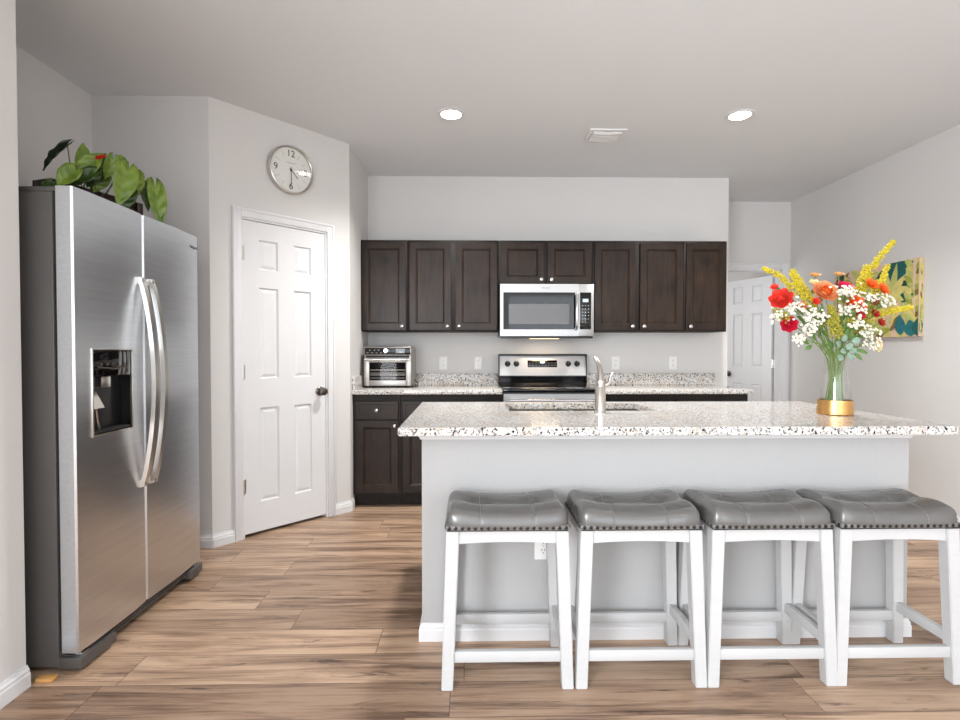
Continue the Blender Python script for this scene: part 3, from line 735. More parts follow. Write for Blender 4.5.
for y0 in (FY0+.005, FY1-.105):
    b = MB(); b.box(-1.72, -1.535, y0, y0+.1, 1.786, 1.806, .005); b.build('hinge_cover', M['fridgeside'], t, off=o)
b = MB(); b.box(-1.60, -1.52, FY0+.02, FY1-.02, .03, .072, .004)
for k in range(3): b.box(-1.521, -1.512, FY0+.1, FY1-.1, .036+k*.012, .042+k*.012)
b.build('kick_grille', M['fridgeside'], t, off=o)
for y0, y1 in ((FY0-.0, FY0+.2), (FY1-.12, FY1)):
    b = MB(); b.box(-1.575, -1.49, y0+.001, y1, .016, .058, .003); b.build('base_bracket', M['fridgeside'], t, off=o)
    ym = y0+.04 if y0 < 2.2 else y1-.04
    b = MB(); b.box(-1.565, -1.5, ym-.02, ym+.02, .0585, .066, .002).tube([(-1.52, ym, .06), (-1.52, ym, .079)], .008, 12); b.build('lower_hinge', M['bright'], t, off=o)
for y_ in (FY0+.06, FY1-.06):
    for x_ in (-1.6, -2.15): b = MB(); b.tube([(x_, y_, 0), (x_, y_, .027)], .02, 14); b.build('foot', M['black'], t, off=o)
text_mesh('Whirlpool', .024, .0004, 'brand_badge', mat('engraved_badge', (96, 92, 90), .4, metal=.5), fr, (FX-.0065-o[0], 2.87-o[1], 1.745-o[2]), (R(90), 0, R(90)))
sh = MB().box(-1.605, -1.545, 1.972, 2.002, 0, .012, .001).build('wooden_shim', M['shim'], off=(-1.575, 1.985, 0)); sh.location = (-1.575, 1.985, 0)
tag(sh, 'small raw pine shim on the floor at the near corner of the refrigerator', 'shim')
t.location = (t.location.x+.043, t.location.y-.033, 0)
sh.location.y -= .03; sh.location.x += .028

# ------------------------------------------------------------------ anthurium on the refrigerator
PLA = (-1.80, 2.34, 1.7865); PR = R(70.5)
t = thing('potted_anthurium', 'green anthurium in a dark wooden planter box on top of the refrigerator', 'plant', PLA, PR)
b = MB(); Lb, Db, Hb = .435, .115, .158
for a in ((0, Lb, 0, .012), (0, Lb, Db-.012, Db), (0, .012, .012, Db-.012), (Lb-.012, Lb, .012, Db-.012)): b.box(a[0], a[1], a[2], a[3], 0, Hb, .0015)
b.box(.012, Lb-.012, .012, Db-.012, 0, .012)
pt = b.build('planter', M['planter'], t)
b = MB()
for xx in (.02, .206, .393): b.box(xx, xx+.022, -.006, -.0003, .004, Hb-.004, .001)
b.box(.043, .205, -.005, -.0003, Hb-.024, Hb-.004, .001).box(.229, .392, -.005, -.0003, Hb-.024, Hb-.004, .001)
b.build('planter_batten', M['planter'], pt)
so = MB(); so.grid(24, 8, lambda u, v: (.0125+u*(Lb-.025), .0125+v*(Db-.025), Hb-.025+.006*math.sin(u*37+v*11))); so.build('potting_soil', mat('dark_potting_soil', (44, 34, 28), .95, var=.3, scale=60, bump=.8, bscale=90), t)
def leafmat(name, c, c2, rough=.35, trans=.15):
    m = NT(name); nz = m.noise(14, 3); v = m.n('TexVoronoi'); v.inputs['Scale'].default_value = 34; m.l(m.tc.outputs['Object'], v.inputs[0])
    f = m.math('ADD', m.math('MULTIPLY', nz.outputs[0], .8), m.math('MULTIPLY', v.outputs[0], .25))
    r = m.ramp(f, [(.3, lin(c)), (.75, lin(c2))]); m.l(r.outputs[0], m.b.inputs['Base Color']); m.setin(Roughness=rough, Subsurface_Weight=.0); m.bump(nz.outputs[0], .2, .002); return m.m
M['leaf'] = leafmat('anthurium_leaf_green', (80, 108, 32), (134, 156, 58))
M['leafdark'] = leafmat('anthurium_leaf_dark', (36, 56, 20), (66, 92, 32))
M['leafbacklit'] = leafmat('anthurium_leaf_backlit', (22, 30, 22), (34, 44, 32))  # leaf green darkened to near black: backlit shade put into the colour
M['spathe'] = mat('red_anthurium_spathe', (214, 40, 34), .25, var=.12)
M['leafstem'] = mat('anthurium_petiole', (98, 110, 58), .5, var=.1)
inv = (Matrix.Translation(PLA) @ Matrix.Rotation(PR, 4, 'Z')).inverted()
ORI = inv @ Vector((0, 0, EYE))
def heart_leaf(base, tip, wid, face, mm, name='leaf', fold=.42, droop=.12, stem_from=None, world=True):
    base, tip, face = Vector(base), Vector(tip), Vector(face)
    if world: base = inv @ base; tip = inv @ tip; face = inv.to_3x3() @ face
    ax = tip-base; L = ax.length; ax.normalize(); nrm = (face - ax*face.dot(ax)).normalized(); sd = ax.cross(nrm)
    NU, NVv = 18, 9; b = MB()
    def half(u):   # width profile of a heart: lobes behind the base, drawn-out tip
        return (math.sin(math.pi*min(1, u**.62))**.8) if u < 1 else 0
    def fn(i, j):
        u = i; v = 2*j-1
        lobe = max(0, abs(v)-.15)*.30*max(0, 1-u*2.4)
        wv = wid/2*(half(u*.985+.015))
        along = u*L - lobe*L
        lift = -abs(v)*wv*fold*0 + fold*wv*abs(v)**1.3 - droop*L*(u**2)
        return base + ax*along + sd*(v*wv) + nrm*(lift + .003*math.sin(u*22+abs(v)*4))
    b.grid(NU, NVv, fn)
    ob = b.build(name, mm, t, rec=False, ang=60)
    md = ob.modifiers.new('s', 'SOLIDIFY'); md.thickness = .0012
    if stem_from is not None:
        s0 = Vector(stem_from); mid = (s0+base)/2 + Vector((0, 0, .02)); m2 = MB()
        pts = [s0.lerp(mid, k/4).lerp(mid.lerp(base, k/4), k/4) for k in range(5)]
        m2.tube(pts, .0024, 7); m2.build('petiole', M['leafstem'], ob)
    return ob
F1 = (.75, -.65, .15)
lv = [((-1.733, 2.35, 2.085), (-1.838, 2.33, 1.985), .085, (-.75, -.3, .55), 'leafbacklit', .16),
      ((-1.722, 2.42, 2.0), (-1.724, 2.44, 2.137), .085, (.8, -.6, .1), 'leaf', .2),
      ((-1.700, 2.40, 1.998), (-1.630, 2.42, 2.082), .095, (.6, -.7, .3), 'leaf', .22),
      ((-1.690, 2.33, 1.975), (-1.728, 2.28, 1.892), .095, (.5, -.75, .3), 'leaf', .1),
      ((-1.657, 2.40, 1.985), (-1.742, 2.34, 1.906), .085, (.45, -.7, .5), 'leafdark', .18),
      ((-1.675, 2.50, 2.07), (-1.745, 2.48, 1.945), .10, F1, 'leafdark', .24),
      ((-1.702, 2.54, 2.015), (-1.728, 2.50, 1.932), .075, F1, 'leaf', .26),
      ((-1.595, 2.53, 2.04), (-1.600, 2.48, 1.866), .125, (.75, -.62, .25), 'leaf', .3),
      ((-1.665, 2.60, 2.075), (-1.679, 2.62, 2.15), .075, F1, 'leaf', .32),
      ((-1.632, 2.66, 2.066), (-1.610, 2.62, 1.945), .085, F1, 'leaf', .36),
      ((-1.565, 2.70, 2.015), (-1.523, 2.68, 1.818), .105, (.6, -.75, .25), 'leaf', .42),
      ((-1.648, 2.74, 2.035), (-1.60, 2.71, 1.905), .07, F1, 'leafdark', .42),
      ((-1.652, 2.78, 2.03), (-1.637, 2.80, 2.1), .06, F1, 'leaf', .44),
      ((-1.600, 2.56, 1.955), (-1.612, 2.52, 1.85), .085, F1, 'leafdark', .34),
      ((-1.757, 2.29, 1.91), (-1.795, 2.27, 1.862), .05, F1, 'leafdark', .06),
      ((-1.715, 2.29, 1.885), (-1.745, 2.26, 1.85), .045, F1, 'leaf', .1),
      ((-1.700, 2.47, 2.035), (-1.690, 2.46, 1.955), .06, F1, 'leafdark', .24),
      ((-1.640, 2.50, 2.085), (-1.668, 2.49, 1.985), .07, F1, 'leaf', .28)]
for bs, tp, wd, fc, mm, sx in lv: heart_leaf(bs, tp, wd*.8, fc, M[mm], stem_from=(sx*.85, .06, .125))
heart_leaf((-1.655, 2.43, 2.05), (-1.604, 2.40, 2.07), .045, (.3, -.5, .8), M['spathe'], 'red_spathe', stem_from=(.22, .08, .125))

# ------------------------------------------------------------------ clock
CP = C1 + d*.517
t = thing('wall_clock', 'round silver-rimmed wall clock hanging above the pantry door', 'clock', (CP.x+nr.x*.002, CP.y+nr.y*.002, 2.412), PA)
b = MB(); b.lathe([(.150, 0), (.158, .004), (.160, .03), (.157, .042), (.150, .045), (.147, .042), (.147, .024), (.0, .024)], (0, 0, 0), 64, 'Y'); b.build('case', M['bright2'] if 'bright2' in M else M['nickel'], t, ang=40)
b = MB(); b.lathe([(.1465, 0), (.1465, .002), (0, .002)], (0, -.0242, 0), 64, 'Y'); fc = b.build('dial_face', mat('ivory_clock_face', (232, 231, 226), .6, var=.01), t)
ink = mat('black_clock_ink', (34, 34, 36), .5); faint = mat('grey_clock_ink', (150, 149, 146), .5)
for s_, a in (('12', 90), ('3', 0), ('6', -90), ('9', 180)):
    text_mesh(s_, .062, .0004, 'numeral', ink, fc, (.108*math.cos(R(a)), -.0266, .108*math.sin(R(a))), (R(90), 0, 0))
b = MB()
for k in range(12):
    if k % 3: b.box(-.001, .001, -.0268, -.0264, .092, .132, mtx=Matrix.Rotation(R(30*k), 4, 'Y'))
b.box(-.03, .03, -.0268, -.0264, .045, .048); b.build('hour_marks', faint, fc)
MB().box(-.003, .003, -.0300, -.0290, -.015, .07, mtx=Matrix.Rotation(R(135), 4, 'Y')).build('hour_hand', M['pewter'], t)
MB().box(-.0022, .0022, -.0320, -.0310, -.02, .105, mtx=Matrix.Rotation(R(180), 4, 'Y')).build('minute_hand', M['pewter'], t)
b = MB(); b.lathe([(.007, 0), (.006, .007), (0, .007)], (0, -.0265, 0), 20, 'Y'); b.build('hand_hub', M['black'], t)
b = MB(); b.lathe([(.1468, 0), (.08, .003), (0, .004)], (0, -.0385, 0), 48, 'Y'); b.build('glass_cover', M['clockglass'], t)

# ------------------------------------------------------------------ ceiling lights and vent
def can(x, y, label, power=42, vis=True):
    t = thing('recessed_light', label, 'ceiling light', (x, y, CZ), 0, 'recessed ceiling lights')
    b = MB(); b.lathe([(.064, -.001), (.066, -.006), (.088, -.005), (.092, -.001)], (0, 0, 0), 48, closed=True); b.build('trim_ring', M['white'], t)
    b = MB(); b.lathe([(0, -.0045), (.064, -.0045), (.064, -.001), (0, -.001)], (0, 0, 0), 40); b.build('lamp_disc', M['lamp'], t)
    l = bpy.data.lights.new('can_light', 'SPOT'); l.energy = power; l.color = (1, .975, .945); l.spot_size = R(140); l.spot_blend = .9; l.shadow_soft_size = .07
    lo = bpy.data.objects.new('can_light', l); col.objects.link(lo); lo.location = (x, y, CZ-.03)
CANP = 98
can(-.122, 3.483, 'lit recessed ceiling light left of the ceiling vent', CANP)
can(1.753, 3.463, 'lit recessed ceiling light right of the ceiling vent', CANP)
def spot(x, y, power):
    l = bpy.data.lights.new('can_light', 'SPOT'); l.energy = power; l.color = (1, .975, .945); l.spot_size = R(140); l.spot_blend = .9; l.shadow_soft_size = .07
    lo = bpy.data.objects.new('can_light', l); col.objects.link(lo); lo.location = (x, y, CZ-.03)
can(-.122, -.4, 'added ceiling fill light behind the camera on the refrigerator side', 16)  # unseen fixture added as fill for the room
can(1.753, -.4, 'added ceiling fill light behind the camera on the hall side', 16)  # second unseen fill fixture, added likewise
can(1.75, 5.15, 'added ceiling fill light in the hall behind the kitchen wall', 14)  # hidden fixture added to brighten the hall and its door
l = bpy.data.lights.new('bedroom_fill', 'AREA'); l.size = 1.2; l.energy = 10; lo = bpy.data.objects.new('bedroom_fill', l); col.objects.link(lo); lo.location = (1.2, 6.5, 1.5); lo.rotation_euler = (0, R(-90), 0)  # unseen fill lamp added to light the open door; no window here
t = thing('ceiling_vent', 'white curved-blade air vent in the ceiling between the two lights', 'vent', (.958, 3.79, CZ), R(0))
b = MB(); W, D = .13, .105
for a in ((-W, W, -D, -D+.025), (-W, W, D-.025, D), (-W, -W+.025, -D+.025, D-.025), (W-.025, W, -D+.025, D-.025)): b.box(*a, -.012, -.0005, .003)
b.build('frame', M['white'], t)
MB().box(-W+.025, W-.025, -D+.025, D-.025, -.003, -.001).build('duct_shadow', mat('grey_duct_shade', (120, 118, 115), .8), t)  # flat grey sheet standing in for the shade inside the duct
for k in range(4):
    b = MB(); yc = -D+.045+k*.04
    b.grid(12, 5, lambda u, v, yc=yc: (-W+.026+u*(2*W-.052), yc-.016+.03*v, -.004-.016*math.sin(v*1.6)-.008*math.sin(math.pi*u)))
    q = b.build('louver', M['white'], t); md = q.modifiers.new('s', 'SOLIDIFY'); md.thickness = .0015

# ------------------------------------------------------------------ bar stools
SEATZ = .568
M['band'] = mat('pale_grey_welt', (112, 111, 110), .5)
M['seam'] = mat('pale_grey_piping', (112, 111, 110), .42)
def make_stool(label, x, y=2.022):
    t = thing('bar_stool', label, 'bar stool', (x, y, 0), 0, 'grey cushioned bar stools at the island')
    hw, hd, rr, top = .2185, .153, .034, .646
    tx = .096
    def ztop(px, py):
        z = top + .020*(abs(px)/hw)**2*1.0 - .016 - .010*(py/hd)**2
        for s_ in (-1, 1):
            z -= .025*math.exp(-((px-s_*tx)**2+py**2)/.0009)
            z -= .0025*math.exp(-((px-s_*tx)/.0035)**2)
        z -= .012*math.exp(-(py/.028)**2)*(.35+.65*math.exp(-(max(0, abs(px)-tx)/.06)**2))
        z += .006*math.exp(-((abs(py)-.08)/.04)**2)
        return z
    def fn(i, j):
        u, v = 2*i-1, 2*j-1; mx = max(abs(u), abs(v))
        hwr, hdr = hw-rr, hd-rr; k = .72
        if mx <= k: return (u/k*hwr, v/k*hdr, ztop(u/k*hwr, v/k*hdr))
        bu, bv = u/mx, v/mx
        bx, by = bu*hwr, bv*hdr
        p = 10; nx, ny = math.copysign(abs(bu)**p, bu), math.copysign(abs(bv)**p, bv); ln = math.hypot(nx, ny); nx /= ln; ny /= ln
        s_ = (mx-k)/(1-k)
        zt = ztop(bx, by)
        if s_ < .7:
            a = s_/.7*math.pi/2
            x_, y_, z_ = bx+nx*rr*math.sin(a), by+ny*rr*math.sin(a), zt-rr*.95*(1-math.cos(a))
        else:
            q = (s_-.7)/.3; zs = zt-rr*.95
            x_, y_, z_ = bx+nx*(rr+.003*math.sin(q*math.pi)), by+ny*(rr+.003*math.sin(q*math.pi)), zs+(SEATZ-zs)*q
        for s2 in (-1, 1):
            if abs(x_-s2*tx) < .004 and s_ > .2: y_ -= math.copysign(.0015, y_)
        return (x_, y_, z_)
    b = MB(); b.grid(97, 61, fn); cu = b.build('seat_cushion', M['leather'], t, ang=60)
    MB().box(-hw+.004, hw-.004, -hd+.004, hd-.004, SEATZ-.004, SEATZ+.004).build('seat_base', M['dark'], t)
    # welt band with nailheads
    MB().box(-hw-.0015, hw+.0015, -hd-.0015, hd+.0015, SEATZ+.001, SEATZ+.017, .004).build('welt_band', M['band'], cu)
    for s_ in (-1, 1):
        b = MB(); pts = []
        for k in range(61):
            v = -1+2*k/60; mxv = max(abs(v), .72); u = s_*tx/(hw-rr)*mxv
            p = Vector(fn((u+1)/2, (v+1)/2)); pts.append(p+Vector((0, 0, .0006)))
        b.tube(pts, .001, 6); b.build('seam_piping', M['seam'], cu)
    b = MB(); n = 19
    for k in range(n):
        xx = -hw+.012+k*(2*hw-.024)/(n-1)
        for s_ in (-1, 1): b.ball((xx, s_*(hd+.001), SEATZ+.009), .0078, 1, (1, .6, 1))
    n = 12
    for k in range(n):
        yy = -hd+.012+k*(2*hd-.024)/(n-1)
        for s_ in (-1, 1): b.ball((s_*(hw+.001), yy, SEATZ+.009), .0078, 1, (.6, 1, 1))
    b.build('nailhead_trim', M['bronze'], cu)
    # legs: square, tapered, splayed
    hw = .2265
    zt = SEATZ-.005
    for sx in (-1, 1):
        for sy in (-1, 1):
            b = MB(); x1, y1, x0, y0 = sx*(hw-.032), sy*(hd-.03), sx*(hw-.012), sy*(hd-.017)
            a1, a0 = .0225, .0205
            V0 = [b.bm.verts.new((x0+i*a0, y0+j*a0, 0)) for i, j in ((-1, -1), (1, -1), (1, 1), (-1, 1))]
            V1 = [b.bm.verts.new((x1+i*a1, y1+j*a1, zt)) for i, j in ((-1, -1), (1, -1), (1, 1), (-1, 1))]
            for k in range(4): b.bm.faces.new((V0[k], V0[(k+1) % 4], V1[(k+1) % 4], V1[k]))
            b.bm.faces.new(list(reversed(V0))); b.bm.faces.new(V1)
            bmesh.ops.bevel(b.bm, geom=list(b.bm.edges), offset=.0025, segments=2, affect='EDGES'); b.build('leg', M['stoolwhite'], t)
    def lx(z): return hw-.012-.02*z/zt
    def ly(z): return hd-.017-.013*z/zt
    for sy in (-1, 1):   # aprons with a shallow arch
        b = MB(); n = 14; xa = hw-.053; y_ = sy*(hd-.026)
        out = [(-xa, y_-.009, zt)] + [(-xa+2*xa*k/n, y_-.009, .516+.006*math.sin(math.pi*k/n)) for k in range(n+1)] + [(xa, y_-.009, zt)]
        b.prism(out, (0, .018, 0)); b.build('apron', M['stoolwhite'], t, ang=20)
    for sx in (-1, 1):
        b = MB(); n = 10; ya = hd-.053; x_ = sx*(hw-.028)
        out = [(x_-.009, -ya, zt)] + [(x_-.009, -ya+2*ya*k/n, .516+.006*math.sin(math.pi*k/n)) for k in range(n+1)] + [(x_-.009, ya, zt)]
        b.prism(out, (.018, 0, 0)); b.build('apron', M['stoolwhite'], t, ang=20)
    for sy in (-1, 1):
        z = .113; xx = lx(z)-.02; yy = sy*ly(z)
        MB().box(-xx, xx, yy-.011, yy+.011, z-.0195, z+.0195, .002).build('stretcher', M['stoolwhite'], t)
    for sx in (-1, 1):
        z = .155; yy = ly(z)-.02; xx = sx*lx(z)
        MB().box(xx-.011, xx+.011, -yy, yy, z-.0195, z+.0195, .002).build('stretcher', M['stoolwhite'], t)
    return t
st = make_stool('grey tufted bar stool with white legs, leftmost of the row, nearest the refrigerator', .133)
for x, lab in ((.611, 'grey tufted bar stool with white legs, second from the left along the island'),
               (1.083, 'grey tufted bar stool with white legs, third from the left along the island'),
               (1.545, 'grey tufted bar stool with white legs, rightmost of the row, below the flower vase')):
    c = copy_tree(st); c.location.x = x; c['label'] = lab

# ------------------------------------------------------------------ canvas print on the right wall
t = thing('canvas_print', 'unframed tropical leaf canvas print on the right wall behind the flowers', 'wall art', (XR-.001, 4.23, 1.305)); o = tuple(t.location)
AY0, AY1, AZ0, AZ1 = 3.835, 4.74, 1.305, 1.88
MB().box(XR-.038, XR-.001, AY0, AY1, AZ0, AZ1, .002).build('canvas', mat('blush_canvas_ground', (222, 196, 168), .8, var=.1, scale=5), t, off=o)
ac = [mat('art_'+n_, c_, .8, var=.12, scale=20) for n_, c_ in (('teal', (22, 92, 86)), ('deep_green', (24, 72, 52)), ('olive', (158, 164, 70)), ('sage', (186, 190, 112)), ('straw', (212, 200, 120)), ('brown', (128, 104, 58)), ('blue_teal', (36, 110, 116)), ('blush', (224, 194, 164)))]
b = MB(); rz = [XR-.0384]
def aleaf(cy, cz, L, wd, ang, mi):
    """flat painted leaf; (cy,cz) base in 0..1 of the canvas seen from the room, ang in degrees"""
    b.mi = mi; rz[0] -= .00004; pts = []
    a = R(ang); ca, sa = math.cos(a), math.sin(a)
    for k in range(21):
        u = k/10 if k <= 10 else (20-k)/10; s_ = 1 if k <= 10 else -1
        lx_, ly_ = u*L, s_*wd/2*math.sin(math.pi*u**.85)
        hh, vv = cy+lx_*ca-ly_*sa, cz+lx_*sa+ly_*ca
        pts.append((rz[0], AY1-min(1, max(0, hh/.915))*(AY1-AY0), AZ0+min(1, max(0, vv/.575))*(AZ1-AZ0)))
    pts = pts[:-1]
    try: b.poly(pts)
    except ValueError: pass
rnd = random.Random(3)
for k in range(120): aleaf(rnd.uniform(-.05, .8), rnd.uniform(-.05, .52), rnd.uniform(.1, .22), rnd.uniform(.035, .075), rnd.uniform(0, 360), rnd.choice([2, 3, 3, 4, 4, 4, 7, 7, 5]))
aleaf(.50, .47, .36, .16, 8, 1); aleaf(.55, .44, .34, .15, 20, 0); aleaf(.52, .30, .16, .1, 95, 0); aleaf(.70, .34, .17, .12, 20, 1); aleaf(.72, .30, .15, .1, 5, 0); aleaf(.02, .40, .2, .1, 60, 1)
for a_, L_ in ((165, .17), (140, .22), (112, .26), (78, .25), (48, .2), (20, .17), (200, .14), (-20, .13), (240, .12)): aleaf(.66, .32, L_, .062, a_, 3 if a_ % 4 else 4)
for a_, L_ in ((165, .17), (130, .16), (90, .16), (50, .16), (15, .15)): aleaf(.52, .03, L_, .05, a_, 2 if a_ % 2 else 3)
for k in range(24): aleaf(.86+.03*(k % 2), .08+k*.02, .10, .05, 90+(-1)**k*rnd.uniform(20, 60), [2, 4, 3, 5, 4, 2, 3, 4][k % 8])
aleaf(.76, .01, .16, .1, 97, 6); aleaf(.86, .0, .13, .12, 100, 6); aleaf(.915, .0, .14, .11, 90, 0)
# the print wraps round the stretcher edge
rz[0] = 0
b2 = MB()
for k in range(40):
    b2.mi = rnd.choice([2, 3, 4, 4, 5, 3]) if k > 4 else 6
    zc = AZ0+.02+rnd.random()*(AZ1-AZ0-.1) if k > 4 else AZ0+.02+k*.01
    xc = XR-.037+.02*rnd.random(); b2.poly([(xc, AY0-.0004-k*.00003, zc), (min(XR-.002, xc+.014), AY0-.0004-k*.00003, zc+.025), (xc, AY0-.0004-k*.00003, zc+.07)])
b2.build('painted_edge', ac, t, off=o, rec=False)
b.build('painted_leaves', ac, t, off=o, rec=False)

# ------------------------------------------------------------------ vase and bouquet
VX, VY, VZ = 1.739, 2.508, CT1+.0015
t = thing('flower_vase', 'tapered clear glass vase with a gold base band on the island', 'vase', (VX, VY, VZ))
b = MB(); b.lathe([(0, 0), (.074, 0), (.0765, .004), (.0725, .068), (.0695, .068), (.072, .006), (0, .006)], (0, 0, 0), 48); b.build('gold_base', M['gold'], t)
b = MB(); b.lathe([(.067, .008), (.0665, .07), (.045, .262), (.0475, .268), (.0445, .268), (.0425, .262), (.064, .07), (.0645, .012), (0, .012), (0, .008)], (0, 0, 0), 48); b.build('glass_body', M['glass'], t)
PXM = .00476      # metres per photo pixel at the vase
def bp(px_, py_, dy=0):
    k = (2.54+dy)/2.54
    return Vector(((px_-470)*PXM*k - 470*0 - (VX-365*PXM)*0 - VX - .001, dy, EYE-(py_-350.6)*PXM*k - VZ))
G = mat
fm = {'coral': G('coral_red_petal', (232, 66, 52), .55, var=.2, scale=40), 'crimson': G('crimson_petal', (196, 22, 52), .55, var=.2, scale=40),
      'pink': G('hot_pink_petal', (222, 30, 92), .55, var=.15, scale=40), 'peach': G('peach_petal', (246, 158, 104), .55, var=.2, scale=40),
      'orange': G('orange_petal', (240, 104, 30), .55, var=.2, scale=40), 'rust': G('rust_red_petal', (168, 40, 28), .6, var=.25, scale=40),
      'cream': G('cream_petal', (244, 226, 170), .6, var=.1, scale=40), 'tan': G('tan_peach_petal', (224, 168, 106), .6, var=.15, scale=40),
      'yellow': G('goldenrod_floret', (208, 190, 48), .7, var=.25, scale=90), 'olive': G('olive_floret', (168, 160, 52), .7, var=.25, scale=90),
      'white': G('white_floret', (240, 236, 226), .6, var=.04, scale=90), 'centre': G('yellow_floret_eye', (220, 196, 90), .6),
      'stem': G('flower_stem', (112, 136, 70), .55, var=.15), 'euc': G('eucalyptus_leaf', (132, 158, 138), .6, var=.12, scale=30),
      'green': G('bouquet_leaf', (92, 128, 62), .5, var=.2, scale=30)}
BN = 0
def stem_pts(top, k):
    a = k*2.4; rb = .012+.042*((k*37) % 10)/10; rn = .006+.032*((k*53) % 10)/10
    bot = Vector((-rb*math.cos(a), -rb*math.sin(a), .016))
    ta = math.atan2(top.y, top.x) if top.xy.length > .01 else a
    ta += .5*math.sin(k*1.7)
    nk = Vector((rn*math.cos(ta), rn*math.sin(ta), .262))
    c1 = nk + (nk-bot).normalized()*.05 + Vector((0, 0, .01)); top2 = top
    pts = [bot.lerp(nk, q/4) for q in range(5)]
    for q in range(1, 8):
        u = q/7; pts.append((1-u)**2*nk + 2*u*(1-u)*(c1.lerp(top2, .3)+Vector((0, 0, .015))) + u*u*top2)
    return pts
def flower(name, label, cat, group, top, build):
    global BN
    BN += 1
    ft = thing(name, label, cat, (VX, VY, VZ), 0, group)
    pts = stem_pts(top, BN)
    b = MB(); b.tube(pts, [.0024]*5+[.0021]*7, 7); b.build('stem', fm['stem'], ft)
    build(ft, top, (pts[-1]-pts[-2]).normalized())
    return ft
def frame_of(n):
    n = n.normalized(); u = n.orthogonal().normalized(); return u, n.cross(u), n
def petal(b, c, u, v, n, a, r, wd, cup, rise):
    """one cupped petal leaving centre c at angle a in the plane u,v"""
    dx = u*math.cos(a)+v*math.sin(a); sdv = n.cross(dx)
    def fn(i, j):
        s_ = i; w_ = 2*j-1; wdt = wd/2*math.sin(math.pi*(.12+.80*s_)**.8)
        ang = cup*s_
        return c + dx*(r*math.sin(ang)/max(cup, .01)) + n*(rise + r*(1-math.cos(ang))/max(cup, .01) + .25*wdt*w_*w_) + sdv*(w_*wdt)
    b.grid(6, 5, fn)
def rosebloom(key, r_, face, layers=4, key2=None):
    def f(ft, top, dr):
        r = r_*1.12; n = (Vector(face)*.9 + dr*.15).normalized(); u, v, n = frame_of(n); b = MB()
        for L in range(layers):
            q = L/(max(1, layers-1)); rr = r*(1.0-.55*q); cup = .9+1.5*q; np_ = 7 if L < 2 else 5
            b.mi = 1 if (key2 and L >= layers-2) else 0
            for k in range(np_): petal(b, top - n*r*.3, u, v, n, 2*math.pi*k/np_+L*.55, rr*1.25, rr*1.15, cup, r*.10*L)
        b.ball(top, r*.22, 1)
        q = b.build('bloom', [fm[key], fm[key2 or key]], ft, rec=False, ang=80)
        c = MB(); c.lathe([(.003, 0), (r*.3, r*.12), (0, r*.13)], (0, 0, 0), 10)
        for vv in c.bm.verts: vv.co = top - n*r*.42 + u*vv.co.x + v*vv.co.y + n*vv.co.z
        c.build('calyx', fm['stem'], ft)
    return f
def spike(key, pts_px, wd, n=150):
    wd *= 1.35; n = int(n*1.7)
    """goldenrod: plume of tiny florets following a curved axis"""
    P = [bp(*p) for p in pts_px]
    def f(ft, top, dr):
        rd = random.Random(BN*13); b = MB(); m = MB()
        full = [top] + P
        m.tube(full, [.002]*len(full), 6); 
        segs = list(zip(full, full[1:])); tot = sum((q-p).length for p, q in segs)
        for k in range(n):
            s_ = rd.random()**.9*tot; acc = 0
            for p, q in segs:
                l_ = (q-p).length
                if acc+l_ >= s_: c = p.lerp(q, (s_-acc)/l_); break
                acc += l_
            wv = wd*(1-.62*s_/tot); dv = Vector((rd.gauss(0, 1), rd.gauss(0, 1), rd.gauss(0, 1))); dv.normalize()
            off = dv*wv*rd.random()**.5
            b.ball(c+off, rd.uniform(.003, .0056), 1, (1, 1, rd.uniform(.7, 1.2)))
            if k % 5 == 0: m.tube([c, c+off], .0007, 4)
        b.build('florets', fm[key], ft, rec=False); m.build('flower_stalk', fm['stem'], ft)
    return f
def cloud(n, rx, rz, key='white', sz=.0049):
    n = int(n*1.9); rx *= 1.25; rz *= 1.25
    """baby's breath: branching head of small five-petalled blossoms"""
    def f(ft, top, dr):
        rd = random.Random(BN*29); b = MB(); m = MB(); c0 = top - dr*.05
        for k in range(n):
            c = top + Vector((rd.gauss(0, .5)*rx, rd.gauss(0, .5)*rx, rd.gauss(0, .5)*rz))
            m.tube([c0, (c0+c)/2+Vector((0, 0, .004)), c], .0006, 4)
            nn = (c-c0).normalized()*.5+Vector((0, -.7, .35)); u, v, nn = frame_of(nn); s_ = sz*rd.uniform(.8, 1.3)
            b.mi = 0
            for q in range(5):
                a = 2*math.pi*q/5; b.ball(c+(u*math.cos(a)+v*math.sin(a))*s_*.75, s_*.62, 1)
            b.mi = 1; b.ball(c+nn*s_*.35, s_*.35, 1)
        b.build('blossoms', [fm[key], fm['centre'] if key == 'white' else fm[key]], ft, rec=False); m.build('branchlets', fm['stem'], ft)
    return f
def foliage(key, leaves, L=.034, wd=.026):
    """leaves given as photo pixels (x, y, dy, angle)"""
    def f(ft, top, dr):
        for (lx_, ly_, dy, a) in leaves:
            c = bp(lx_, ly_, dy); a = R(a); ax = Vector((math.cos(a), -.3, math.sin(a))).normalized(); n = Vector((0, -1, .35)); n = (n-ax*n.dot(ax)).normalized(); sd = ax.cross(n)
            b = MB(); b.grid(8, 5, lambda i, j: c + ax*(L*(i-.5)) + sd*((2*j-1)*wd/2*math.sin(math.pi*(.03+.94*i))**.75) + n*(.10*wd*(2*j-1)**2 - .05*L*(2*i-1)**2))
            q = b.build('leaf', fm[key], ft, rec=False, ang=60); md = q.modifiers.new('s', 'SOLIDIFY'); md.thickness = .0008
            m = MB(); m.tube([top, c-ax*L*.5], .0009, 5); m.build('leaf_stalk', fm['stem'], q)
    return f
F = (0, -1, .25)
flower('coral_ranunculus', 'large coral red bloom at the upper left of the bouquet', 'flower', None, bp(780, 300, -.05), rosebloom('coral', .044, (-.5, -.8, .35), 5))
